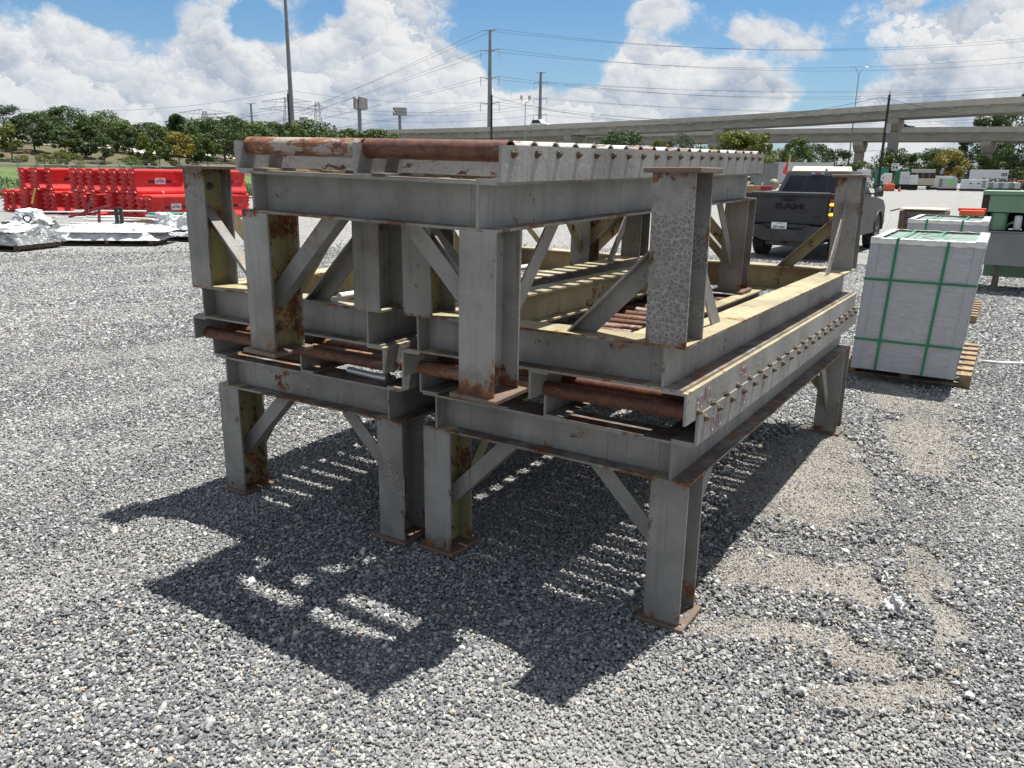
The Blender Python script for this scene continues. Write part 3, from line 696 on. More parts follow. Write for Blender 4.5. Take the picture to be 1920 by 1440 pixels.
    for si, a in enumerate((-.46, .42)):
        lx = lambda c: a+.06*(1-c)*(1 if si else -1)*0
        path = [pt(a-.04, -1, c, o_+.001) for c in (0, .5, 1.0)]
        if si == 1 and loose: path += [pt(a-.05+.0*k, -1+.12*k, 1, 0)+Vector((-.03*k, 0, .012+.035*math.sin(min(1, k/8)*math.pi)*1.0)) for k in range(1, 9)]+[pt(a-.30, .4, 1)+Vector((0, 0, .014)), pt(a-.25, 1, 1.0, o_)+Vector((0, 0, .014)), pt(a-.2, 1, 0, o_)]
        else: path += [pt(a-.03, -1, 1, o_)+Vector((0, 0, .016)), pt(a+.02, 1, 1, o_)+Vector((0, 0, .016)), pt(a, 1, 0, o_)]
        vs = []
        for p in path: vs += [tuple(p-Vector((sw*1.1, 0, 0))), tuple(p+Vector((sw*1.1, 0, 0)))]
        MB().add(vs, [(2*i, 2*i+1, 2*i+3, 2*i+2) for i in range(len(path)-1)]).build('strap', m_strap, t)
    return t
pallet('wooden pallet under the nearer strapped tile stack, jutting out at right', (.17, 5.78, 0), R(1), 1.02, 1.6, .11, 'pallets under the strapped tile stacks')
tile_stack('nearer film wrapped tile stack with crossed green straps, one strap loose on top', -.25, .56, 4.72, 6.1, .112, 1.245, .055, R(1.5), 'strapped tile stacks')
pallet('wooden pallet under the farther strapped tile stack', (.02, 9.3, 0), R(1), 1.0, 1.5, .11, 'pallets under the strapped tile stacks')
tile_stack('farther film wrapped tile stack half hidden behind the nearer one', -.41, .42, 8.5, 10.1, .112, 1.245, .03, R(1.5), 'strapped tile stacks', False)
m_orange = simple('orange_plastic', (.62, .10, .025), .45, 0, .1); m_redp = simple('faded_red_plastic', (.55, .035, .03), .5, 0, .15)
t = thing('tool_case', 'orange red plastic case on the back of the farther tile stack', 'case', (.22, 9.95, 1.265), R(4))
MB().box(-.15, .15, -.10, .10, 0, .075).build('case_body', m_orange, t, bevel=.02, seg=2); MB().box(-.17, .17, -.02, .11, .06, .10).build('case_lid', m_redp, t, bevel=.015, seg=2)
# open timber crate
t = thing('timber_crate', 'brown weathered timber crate behind the strapped tile stacks', 'crate', (-1.03, 16.0, 0), R(-2), None)
pm = MB().box(0, .80, 0, .022, 0, .135).mesh('plank', m_oldwood, bevel=.003); pv = MB().box(0, .10, 0, .045, 0, 1.10).mesh('post', m_oldwood, bevel=.003); ps = MB().box(0, .022, 0, .9, 0, .135).mesh('plank', m_oldwood, bevel=.003)
for k in range(7):
    put('plank', pm, t, (-.40, -.02, .06+k*.15)); put('plank', pm, t, (-.40, .90, .06+k*.15)); put('plank', ps, t, (-.42, .0, .06+k*.15)); put('plank', ps, t, (.40, .0, .06+k*.15))
for x in (-.41, .31): put('post', pv, t, (x, -.067, 0))
tp = MB().box(-.42, .42, -.08, .95, 1.12, 1.145).build('lid', simple('pale_plywood', (.62, .53, .38), .8, 0, .15), t)
MB().prism([(-.60, 1.07), (-.43, 1.125), (-.43, 1.147), (-.60, 1.092)], -.06, .3, 'y').build('loose_board', m_oldwood, t, recalc=True)
# green machine
m_green = simple('sage_green_enamel', (.155, .27, .165), .42, 0, .10, 3, dirt=((.10, .075, .05), .35)); m_maroon = simple('maroon_oxide', (.035, .012, .013), .6)
m_mgrey = simple('machine_grey', (.19, .20, .195), .55, 0, .12, 3, dirt=((.10, .09, .08), .4))
t = thing('hydraulic_press_unit', 'sage green workshop machine with grey tray at the right edge', 'machine', (.21, 12.2, 0), R(0))
MB().box(0, 2.4, -.04, 1.0, 1.515, 1.58).build('top_plate', m_green, t, bevel=.006)
MB().box(.10, 2.4, .0, .95, 1.25, 1.512).build('upper_housing', m_green, t, bevel=.008)
MB().box(.0, .097, .02, .9, .965, 1.512).build('end_post', m_maroon, t)
MB().box(.10, 2.4, .75, .95, .965, 1.248).build('back_panel', m_dark, t)
mb = MB(); mb.rings([(.115, .968), (.125, .975), (.125, 1.21), (.132, 1.215), (.132, 1.235)], 20, M=Matrix.Translation((.26, .15, 0))); mb.build('oil_tank', m_green, t, smooth=40)
mb = MB(); mb.rings([(.05, .99), (.054, 1.0), (.054, 1.19), (.04, 1.205)], 16, M=Matrix.Translation((.53, .08, 0))); mb.build('filter_canister', m_white, t, smooth=40)
mb = MB(); mb.tube([(.40, .2, .97), (.40, .1, 1.06), (.46, .05, 1.10), (.53, .08, 1.02)], .018, 8); mb.build('hose', m_green, t, smooth=True)
for k in range(4): MB().tube([(.62+.14*k, .3, .97), (.60+.15*k, .2, 1.1), (.70+.1*k, .25, 1.22)], .022, 8).build('hose', m_blk, t, smooth=True)
MB().box(.10, 2.4, -.10, .95, .43, .945).build('tray', m_mgrey, t, bevel=.006); MB().box(.08, 2.4, -.13, .0, .947, .962).build('tray_lip', m_mgrey, t)
for x in (.30, 1.9):
    for y in (-.02, .8): MB().prism([(x, 0), (x+.085, 0), (x+.085, .428), (x+.02, .428)], y, y+.09, 'y').build('leg', m_rust if x < 1 else m_mgrey, t)
MB().box(.15, 2.4, .45, .95, .20, .40).build('base_skid', m_green, t, bevel=.006)
o = MB().tube([(.72, 6.16, .018), (.9, 6.2, .018), (1.15, 6.33, .02), (1.5, 6.34, .018), (2.0, 6.2, .018)], .016, 8).build('hose', m_white, smooth=True); tag(o, 'white hose lying on the gravel right of the tile pallet', 'hose')
# crumpled plastic
mb = MB(); bm = bmesh.new(); bmesh.ops.create_icosphere(bm, subdivisions=4, radius=1)
for v in bm.verts:
    n_ = .8*mnoise.noise(v.co*1.9)+.35*abs(mnoise.noise(v.co*4.1))+.15*mnoise.noise(v.co*11); v.co = Vector((v.co.x*.055, v.co.y*.045, max(-.2, v.co.z)*.060))*(1+.75*n_)
    v.co.x += .35*v.co.z*0; v.co.z += .028*max(0, 1-abs(v.co.x*30))
me = bpy.data.meshes.new('crumpled_film'); bm.to_mesh(me); bm.free(); me.materials.append(m_filmw)
o = put('crumpled_film', me, None, (.69, .64, .012), (0, 0, .4), (.72, .72, .72)); tag(o, 'crumpled scrap of clear white plastic film on the sand', 'litter')

# ------------------------------------------------------------------ pickup
m_paint, n, b = mat('dark_grey_car_paint'); P = n('ShaderNodeNewGeometry', out=0)
c = n.mix(n.rng(n.noise(P, 2.2, 5, .6), .4, .7, 0, .35), (.062, .062, .064), (.095, .090, .082)); link(n, c, b.inputs['Base Color'])
b.inputs['Metallic'].default_value = .15; b.inputs['Roughness'].default_value = .42; b.inputs['Coat Weight'].default_value = 0; b.inputs['Specular IOR Level'].default_value = .06
m_glass, n, b = mat('tinted_glass'); b.inputs['Base Color'].default_value = (.012, .014, .018, 1); b.inputs['Roughness'].default_value = .06; b.inputs['Specular IOR Level'].default_value = .35
m_plast = simple('dusty_black_plastic', (.045, .043, .041), .65, 0, .3, 5, dirt=((.14, .125, .105), .5)); m_tyre = simple('tyre_rubber', (.028, .027, .026), .85, 0, .3, 12, dirt=((.13, .115, .095), .5))
m_lens, n, b = mat('red_tail_lens'); b.inputs['Base Color'].default_value = (.24, .004, .006, 1); b.inputs['Roughness'].default_value = .15; b.inputs['Coat Weight'].default_value = .6
m_amber, n, b = mat('lit_amber_lamp'); b.inputs['Base Color'].default_value = (1, .5, .03, 1); b.inputs['Emission Color'].default_value = (1, .62, .03, 1); b.inputs['Emission Strength'].default_value = 1.2
m_chrome = simple('chrome', (.6, .6, .6), .15, 1.0, .05); m_plate = simple('plate_white', (.78, .78, .76), .4); m_ink = simple('plate_ink', (.02, .025, .04), .5); m_rim = simple('dark_alloy', (.09, .09, .09), .35, .7)
def pickup():
    t = thing('pickup_truck', 'dark grey pickup truck seen from behind with amber rear lights lit', 'pickup truck', (-3.55, 15.15, 0), R(-1.5))
    W_, wy = .985, (1.28, 4.92)
    def side(s):
        prof = [(.12, .62), (.10, 1.00), (.14, 1.41), (2.02, 1.43), (2.02, 1.33), (4.25, 1.30), (5.25, 1.20), (5.62, 1.02), (5.70, .60), (5.55, .50)]
        def arch(yc, r, k=12): return [(yc+r*math.cos(math.pi*i/k), .44+r*math.sin(math.pi*i/k)*.98) for i in range(k+1)]
        poly = prof + [(wy[1]+.52, .46)] + arch(wy[1], .50) + [(wy[1]-.55, .42), (wy[0]+.55, .42)] + arch(wy[0], .50) + [(wy[0]-.54, .52)]
        return poly
    for s in (1, -1):
        poly = side(s); mb = MB(); nv = len(poly)
        def xo(z): return s*W_
        a = [(xo(z), y, z) for y, z in poly]; c_ = [(s*(W_-.20), y, z) for y, z in poly]
        mb.add(a+c_, [tuple(range(nv)), tuple(range(2*nv-1, nv-1, -1))]+[(i, (i+1) % nv, nv+(i+1) % nv, nv+i) for i in range(nv)])
        sd_ = mb.build('body_side', m_paint, t, recalc=True)
        for wv in wy: # flares
            f = MB(); f.tube([(s*(W_+.0), wv+.505*math.cos(math.pi*i/14), .45+.50*math.sin(math.pi*i/14)) for i in range(15)], .035, 8); f.build('wheel_flare', m_paint, t, smooth=True)
    MB().box(-.80, .80, .16, 2.05, .68, .74).build('bed_floor', m_plast, t); MB().box(-.90, .90, 2.0, 2.06, .60, 1.34).build('bed_bulkhead', m_paint, t)
    MB().box(-.90, .90, .25, 2.0, 1.37, 1.385).build('bed_cover', m_blk, t)
    # tailgate with swage and spoiler lip
    mb = MB().prism([(.13, .74), (.085, .78), (.085, .96), (.10, 1.0), (.075, 1.10), (.075, 1.30), (.095, 1.335), (.06, 1.37), (.06, 1.425), (.20, 1.44), (.20, .74)], -.82, .82, 'x')
    tg = mb.build('tailgate', m_paint, t, bevel=.006)
    put('emblem', text_mesh('emblem', 'RAM', .155, m_dark, .008, sx=1.9, bold=.006), tg, (.02, .066, 1.135), (R(90), 0, 0))
    put('badge', text_mesh('badge', '4x4', .075, m_blk, .005, sx=1.4, bold=.002), tg, (.62, .083, .93), (R(90), 0, 0))
    MB().box(-.75, -.57, .078, .086, .915, .945).build('badge', m_blk, tg)
    MB().box(-.17, .17, .055, .08, 1.255, 1.335).build('tailgate_handle', m_blk, tg, bevel=.012, seg=2); MB().box(-.11, .11, .045, .06, 1.262, 1.30).build('handle_grip', m_dark, tg)
    # lamps
    for s in (1, -1):
        pl = [(s*.835, 0), (s*.985, 0), (s*.975, .40), (s*.845, .40)]
        mb = MB().prism([(x, .90+z) for x, z in pl], .065, .24, 'y'); lp = mb.build('tail_lamp', m_lens, t, bevel=.012, seg=2, recalc=True)
        for z in (.985, 1.19):
            MB().prism([(s*.85, z), (s*.875, z-.02), (s*.955, z-.015), (s*.955, z+.04), (s*.87, z+.035)], .050, .066, 'y').build('turn_lamp', m_amber, lp, recalc=True)
        MB().box(*sorted((s*.865, s*.955)), .055, .066, 1.05, 1.14).build('reverse_lamp', m_dark, lp); MB().box(*sorted((s*.87, s*.885)), .05, .056, 1.06, 1.13).build('reverse_lens', m_white, lp)
    # bumper
    bp = [(-.99, .72), (-.97, .50), (-.6, .46), (-.42, .40), (.42, .40), (.6, .46), (.97, .50), (.99, .72), (.48, .74), (.36, .66), (-.36, .66), (-.48, .74)]
    MB().prism(bp, -.06, .14, 'y').build('rear_bumper', m_plast, t, bevel=.015, seg=2, recalc=True)
    MB().box(-.5, .5, .02, .30, .68, .76).build('bumper_step', m_plast, t)
    MB().box(-.40, .40, .0, .25, .30, .42).build('under_panel', m_plast, t, bevel=.02); MB().box(-.06, .06, -.02, .2, .36, .43).build('hitch', m_dark, t)
    pl = MB().box(-.165, .165, -.075, -.066, .63, .80).build('licence_plate', m_plate, t, bevel=.004); pl.location = (-.13, .04, 0); pl.rotation_euler = (R(-0), 0, 0)
    put('plate_number', text_mesh('plate_number', 'SKP-6464', .088, m_ink, .001, sx=.72, bold=.001), pl, (0, -.077, .70), (R(90), 0, 0))
    put('plate_state', text_mesh('plate_state', 'TEXAS', .036, m_ink, .001, sx=1.1), pl, (0, -.077, .775), (R(90), 0, 0)); MB().box(-.155, .155, -.0775, -.0755, .636, .650).build('plate_frame', m_ink, pl)
    # cab
    base = [(2.06, .90), (4.15, .90)]; top = [(2.30, .70), (3.55, .70)]
    z0, z1 = 1.30, 1.905
    vs = [(-.90, 2.06, z0), (.90, 2.06, z0), (.90, 4.25, z0), (-.90, 4.25, z0), (-.72, 2.33, z1), (.72, 2.33, z1), (.72, 3.55, z1), (-.72, 3.55, z1)]
    mb = MB().add(vs, [(3, 2, 1, 0), (4, 5, 6, 7), (0, 1, 5, 4), (1, 2, 6, 5), (2, 3, 7, 6), (3, 0, 4, 7)]); cab = mb.build('cab', m_paint, t, bevel=.05, seg=3, smooth=35)
    V = [Vector(v) for v in vs]
    def pane(name, i, ins, out, m=m_glass, parent=cab):
        a, b_, c_, d_ = [V[k] for k in i]; nn_ = (b_-a).cross(d_-a).normalized(); ps_ = []
        for uu, vv in ins: ps_.append(a.lerp(b_, uu).lerp(d_.lerp(c_, uu), vv)+nn_*out)
        k = len(ps_); MB().add([tuple(p) for p in ps_]+[tuple(p-nn_*.02) for p in ps_], [tuple(range(k)), tuple(range(2*k-1, k-1, -1))]+[((i_+1) % k, i_, k+i_, k+(i_+1) % k) for i_ in range(k)]).build(name, m, parent)
    pane('rear_window', (0, 1, 5, 4), [(.06, .12), (.94, .12), (.92, .80), (.08, .80)], .006)
    for uu in (.34, .655): pane('window_divider', (0, 1, 5, 4), [(uu, .12), (uu+.006, .12), (uu+.006, .80), (uu, .80)], .009, m_blk)
    pane('brake_lamp', (0, 1, 5, 4), [(.40, .84), (.60, .84), (.60, .92), (.40, .92)], .016, m_chrome); pane('brake_lens', (0, 1, 5, 4), [(.455, .85), (.545, .85), (.545, .91), (.455, .91)], .022, m_lens)
    for ii in ((1, 2, 6, 5), (3, 0, 4, 7)):
        pane('side_window', ii, [(.05, .12), (.44, .12), (.44, .88), (.13, .88)] if ii[0] == 1 else [(.56, .12), (.95, .12), (.87, .88), (.56, .88)], .006)
        pane('side_window', ii, [(.48, .12), (.90, .12), (.72, .88), (.48, .88)] if ii[0] == 1 else [(.10, .12), (.52, .12), (.52, .88), (.28, .88)], .006)
    pane('windscreen', (2, 3, 7, 6), [(.05, .05), (.95, .05), (.95, .93), (.05, .93)], .006)
    MB().prism([(2.9, z1), (3.05, z1+.065), (3.1, z1+.065), (3.14, z1)], -.012, .012, 'x').build('aerial_fin', m_blk, cab)
    mb = MB().prism([(4.15, 1.29), (5.25, 1.20), (5.60, 1.02), (5.66, .62), (4.15, .62)], -.80, .80, 'x'); mb.build('bonnet', m_paint, t, bevel=.03, seg=2, recalc=True)
    MB().box(-.80, .80, 2.06, 4.15, .52, 1.30).build('cab_floor', m_paint, t)
    for s in (1, -1):
        mr = MB().box(-.10, .10, -.05, .06, -.11, .11).build('door_mirror', m_blk, t, bevel=.03, seg=2); mr.location = (s*1.12, 3.75, 1.42)
        MB().box(-.08, .08, -.056, -.049, -.09, .09).build('mirror_glass', simple('mirror_glass', (.35, .40, .42), .08, 1.0), mr, bevel=0)
        MB().box(*sorted((s*.90, s*1.05)), 3.73, 3.78, 1.36, 1.40).build('mirror_arm', m_blk, t)
    tyre = MB(); tyre.rings([(.24, -.13), (.34, -.145), (.40, -.135), (.425, -.10), (.43, 0), (.425, .10), (.40, .135), (.34, .145), (.24, .13)], 32, 0, 'x'); 
    for i in range(32):
        for sx_ in (-1, 1):
            M_ = Matrix.Rotation(2*math.pi*i/32+(.1 if sx_ > 0 else 0), 4, 'X'); tyre.box(min(0.02*sx_, sx_*.125), max(.02*sx_, sx_*.125), -.028, .028, .415, .442, 0, M_)
    tm = tyre.mesh('tyre', m_tyre, smooth=30); rim = MB(); rim.rings([(.245, -.11), (.245, .11)], 24, 0, 'x'); rim.rings([(.12, .112), (.05, .125)], 12, 0, 'x')
    for i in range(6):
        M_ = Matrix.Rotation(2*math.pi*i/6, 4, 'X'); rim.box(.10, .135, -.03, .03, .04, .235, 0, M_)
    rm_ = rim.mesh('rim', m_rim)
    for s in (1, -1):
        for y in wy:
            w_ = put('tyre', tm, t, (s*.84, y, .43), (0, 0, 0 if s > 0 else math.pi)); put('rim', rm_, w_)
    MB().box(-.7, .7, .4, 5.3, .36, .46).build('chassis', m_dark, t)
    for s in (-.72,): MB().cyl((s, -.03, .44), (s, .5, .44), .05, n=14).build('exhaust_tip', m_chrome, t)
    MB().box(-.78, .78, 1.2, 1.36, .38, .50).build('rear_axle', m_dark, t)
    return t
pickup()

# ------------------------------------------------------------------ red water barriers
m_red, n, b = mat('red_polyethylene'); P = n('ShaderNodeNewGeometry', out=0)
c = n.mix(n.rng(n.noise(P, 3, 5, .6), .35, .7), (.50, .010, .013), (.60, .026, .024)); c = n.mix(n.rng(n.noise(P, 11, 6, .7), .55, .75, 0, .45), c, (.46, .08, .065)); link(n, c, b.inputs['Base Color'])
b.inputs['Roughness'].default_value = .62; b.inputs['Subsurface Weight'].default_value = 0
m_redf = simple('faded_red_polyethylene', (.50, .035, .035), .55, 0, .2, 6)
prof = [(.275, 0), (.275, .10), (.255, .14), (.19, .24), (.165, .42), (.18, .60), (.225, .70), (.235, .80), (.205, .87)]
pf = prof+[(-x, z) for x, z in reversed(prof)]
mbb = MB().prism(pf, 0, 1.95, 'y')
for k in range(5): mbb.box(-.15, .15, 1.95, 2.02, .08+k*.165, .15+k*.165)
barrier_body = mbb.mesh('barrier_body', m_red, bevel=.02, seg=2, smooth=35, recalc=True)
ribm = [MB().prism([(-w_, 0), (w_, 0), (w_*.8, .052), (-w_*.8, .052)], -.075, .0, 'y').mesh('hinge_rib', m_redf, bevel=.008) for w_ in (.25, .19, .17, .19, .215)]
pock = MB().box(0, .012, -.11, .11, -.05, .05).mesh('fork_pocket', m_maroon); stk = MB().box(0, .006, -.20, .20, -.11, .11).mesh('sticker', m_white); stt = text_mesh('sticker_text', 'BUYERS', .10, m_ink, .001, sx=.95, bold=.003); m_stred = simple('sticker_red', (.5, .06, .08), .5); sts = MB().box(-.09, .09, -.012, .012, 0, .001).mesh('sticker_caption', m_stred)
lug = MB(); lug.rings([(.045, 0), (.045, .03), (.02, .032)], 12, 0, 'x'); lug = lug.mesh('drain_plug', m_white)
def barrier(x, y, z, label, rz=0.0, stickered=False):
    t = thing('water_barrier', label, 'barrier', (x, y, z), (0, 0, rz), 'red plastic water barriers piled two high')
    put('barrier_body', barrier_body, t)
    for k, (zz, m_) in enumerate(zip((.05, .22, .385, .55, .715), ribm)): put('hinge_rib', m_, t, (0, 0, zz))
    for yy in (.62, 1.33): put('fork_pocket', pock, t, (.162, yy, .44))
    put('drain_plug', lug, t, (.276, .98, .06))
    if stickered:
        sk = put('sticker', stk, t, (.172, .98, .46)); put('sticker_text', stt, sk, (.0075, 0, -.015), (R(90), 0, R(90))); put('sticker_caption', sts, sk, (.0075, 0, .06), (R(90), 0, R(90)))
rb = random.Random(3)
botx = [-34.75, -34.2, -33.62, -33.05, -32.5, -31.93, -31.35, -30.78, -29.6, -29.03, -28.45, -27.87, -27.3, -26.73, -26.15, -25.58, -24.98]
topx = [-33.4, -32.8, -32.22, -31.65, -29.75, -29.18, -28.5, -27.75, -27.12, -26.55, -25.98]
ordw = ['', 'second', 'third', 'fourth', 'fifth', 'sixth', 'seventh', 'eighth', 'ninth', 'tenth', 'eleventh', 'twelfth', 'thirteenth', 'fourteenth', 'fifteenth', 'sixteenth', 'seventeenth']
for i, x in enumerate(botx):
    near = i == len(botx)-1
    barrier(x, 14.1+rb.uniform(-.12, .12)+(.25 if i in (7, 11) else 0), 0, 'red water barrier nearest on the ground row, white sticker on its side' if near else 'leftmost red water barrier of the ground row' if i == 0 else f'{ordw[i]} red water barrier from the left in the ground row', R(rb.uniform(-1.5, 1.5)), near)
for i, x in enumerate(topx):
    near = i == len(topx)-1
    barrier(x, 14.15+rb.uniform(-.12, .12), .875, 'red water barrier at the near end of the upper row, white sticker' if near else 'leftmost red water barrier of the upper row' if i == 0 else f'{ordw[i]} red water barrier from the left in the upper row', R(rb.uniform(-1.5, 1.5)), near)
barrier(-25.1, 16.4, 0, 'red water barrier on the ground behind the upturned leg, farther along', R(1)); barrier(-25.2, 16.3, .875, 'red water barrier on top behind the upturned leg, farther along', R(-1))

# ------------------------------------------------------------------ film wrapped loads on the left
def lump(name, w, d, h, m, parent, seed, flare=.15, rough=.16, loc=(0, 0, 0), nx=22, ny=18, nz=9):
    bm = bmesh.new(); bmesh.ops.create_cube(bm, size=2); bmesh.ops.subdivide_edges(bm, edges=bm.edges, cuts=27, use_grid_fill=True)
    for v in bm.verts:
        p = v.co.copy(); z = (p.z+1)/2; k = 1+flare*(1-z)**2-.10*z*z
        q = Vector((p.x*w/2*k, p.y*d/2*k, z*h)); nn_ = Vector((seed*3.1, seed*1.7, seed))
        f1 = mnoise.noise(Vector((q.x*2.2, q.y*2.2, q.z*2.2))+nn_); f2 = mnoise.noise(Vector((q.x*7, q.y*7, q.z*3))+nn_)
        q.z += h*.45*f1*z+.05*f2*z; q.x += rough*.35*f2*(1 if z < .98 else .4); q.y += rough*.35*mnoise.noise(q*6+nn_)
        f3 = abs(mnoise.noise(Vector((q.x*11, q.y*13, q.z*16))+nn_)); f4 = abs(mnoise.noise(Vector((q.x*23, q.y*19, q.z*9))-nn_))
        q += Vector((p.x, p.y, z)).normalized()*(.030*f3+.010*f4-.012); q.z = max(q.z, 0); v.co = q
    me = bpy.data.meshes.new(name); bm.to_mesh(me); bm.free(); me.materials.append(m); me.polygons.foreach_set('use_smooth', [True]*len(me.polygons)); me.set_sharp_from_angle(angle=R(50))
    return put(name, me, parent, loc)
gl = 'pallets under the film wrapped loads'
def load(label, plabel, x, y, rz, w, d, h, m, seed, flare=.15, extra=None, pal=True):
    if pal: pallet(plabel, (x, y, 0), rz, w*.98, d*.95, .12, gl, m_oldwood)
    t = thing('wrapped_load', label, 'wrapped load', (x, y, .122 if pal else 0), (0, 0, rz), 'film wrapped loads on low pallets')
    lump('film_cover', w*.95, d*.95, h*.72, m, t, seed, flare); return t
t = load('grey sacks under torn film on a pallet at the left edge', 'pallet at the left edge under grey sacks', -18.4, 6.2, R(20), 1.9, 1.3, .42, m_filmd, 1.3)
for k in range(3): lump('film_fold', 1.5-.3*k, .5, .10, m_filmw, t, 4+k, .2, loc=(-.1+.1*k, -.2+.25*k, .26))
t = load('peaked load under clear film with a yellow handle sticking up', 'pallet under the peaked film wrapped load', -20.0, 7.6, R(30), 1.0, .9, .45, m_filmd, 2.1, .3)
lump('film_peak', .50, .42, .36, m_filmw, t, 7.7, .8, loc=(.0, .05, .26)); MB().cyl((.05, .1, .75), (.16, .15, 1.12), .022, n=8).build('handle', simple('yellow_handle', (.50, .34, .05), .5), t)
MB().tube([(.3+.10*math.sin(a*2), -.52, .32+.18*math.cos(a)) for a in np.linspace(0, 6.2, 22)], .018, 6).build('cable_loop', m_blk, t, smooth=True)
t = load('flat heap of white film wrapped sheets with a black post on it', 'pallet under the flat heap of white film', -17.6, 8.35, R(38), 2.1, 1.15, .26, m_filmw, 3.7, .22)
for k in range(3): lump('film_fold', 1.1, .7, .14, m_filmw, t, 11+k, .5, loc=(-.5+.5*k, .08*(-1)**k, .18))
for x in (-.02, .09): MB().box(x, x+.07, .15, .22, .15, .72).build('black_post', m_blk, t)
t = load('stacked green and white trays under clear film on a pallet', 'pallet under the stacked green and white trays', -17.75, 10.15, R(12), 1.9, 1.2, .18, m_filmw, 5.2, .1)
m_teal = simple('teal_plastic', (.03, .22, .17), .4, 0, .2); m_pale = simple('pale_plastic', (.55, .62, .62), .35, 0, .15)
for k in range(6):
    mb = MB().prism([(-.40, 0), (.40, 0), (.44, .05), (-.44, .05)], -.32, .32, 'y'); o = mb.build('tray', m_teal if k in (3, 5) else m_pale, t, bevel=.006); o.location = (-.38+.02*(k % 3), .02*k, .20+k*.055); o.rotation_euler = (0, 0, R(4*((k*7) % 5-2)))
lump('film_fold', 1.0, .8, .30, m_filmw, t, 21, .3, loc=(.45, 0, .15)); lump('film_fold', .5, .6, .35, m_filmw, t, 23, .5, loc=(-.05, -.15, .15))
rr_ = random.Random(9)
for k in range(12):
    a = rr_.uniform(-.35, .35)+.9; L_ = rr_.uniform(1.2, 2.6); cx, cy = -20.6+rr_.uniform(-1.0, 2.4), 9.6+rr_.uniform(-.6, .8); z = .03+.05*k
    d_ = Vector((math.cos(a), math.sin(a), rr_.uniform(-.03, .05)))*L_/2; c_ = Vector((cx, cy, z+.05))
    o = MB().cyl(c_-d_, c_+d_, .02, n=6).build('metal_rod', m_white); tag(o, 'thin white metal rod in the loose heap behind the wrapped loads', 'rod', 'loose white rods')
m_maroon2 = simple('dark_red_paint', (.16, .012, .016), .5)
t = thing('red_frame', 'dark red metal frame piece leaning among the wrapped loads', 'frame', (-19.0, 8.6, 0), R(25))
MB().cyl((-.6, 0, .55), (.5, .05, .85), .03, n=6).build('bar', m_maroon2, t); MB().cyl((.18, 0, .1), (.25, 0, .78), .035, n=6).build('bar', m_maroon2, t); MB().cyl((-.2, .05, .62), (.0, .1, 1.0), .04, n=6).build('bar', m_maroon2, t)
o = MB().box(-.45, .45, -.1, .1, 0, .09).build('timber_offcut', m_wood, bevel=.01); o.location = (-18.3, 9.4, .42); o.rotation_euler = (0, 0, R(30)); tag(o, 'orange brown timber offcut on the film wrapped heap', 'timber')
# ------------------------------------------------------------------ trees
def leaf_mat(name, c0, c1):
    m, n, b = mat(name); P = n('ShaderNodeNewGeometry', out=0); r = n('ShaderNodeObjectInfo', out=5)
    c = n.mix(n.rng(n.noise(P, .9, 4, .6), .35, .65), c0, c1); c = n.mix(n.rng(n.noise(P, 6, 3, .6), .4, .7, 0, .5), c, tuple(min(1, x*1.5) for x in c1))
    c = n.mix(n.math('MULTIPLY', r, .4), c, n.mix(1.0, c, (.6, .7, .6), 'MULTIPLY'))
    link(n, c, b.inputs['Base Color']); b.inputs['Roughness'].default_value = .55; b.inputs['Specular IOR Level'].default_value = .3
    tr = n('ShaderNodeBsdfTranslucent', {'Color': c}); mx = n('ShaderNodeMixShader', {0: .25, 1: b.outputs[0], 2: tr}); link(n, mx, n.nt.nodes['Material Output'].inputs[0]); return m
LEAF = [leaf_mat('leaves_dark', (.030, .052, .016), (.060, .092, .026)), leaf_mat('leaves_mid', (.050, .080, .020), (.095, .135, .035)), leaf_mat('leaves_yellow_green', (.085, .115, .022), (.16, .17, .035)), leaf_mat('leaves_yellow', (.16, .15, .025), (.26, .20, .035)), leaf_mat('leaves_grey_green', (.05, .07, .045), (.09, .115, .075))]
m_bark = simple('bark', (.085, .068, .055), .9, 0, .3, 8)
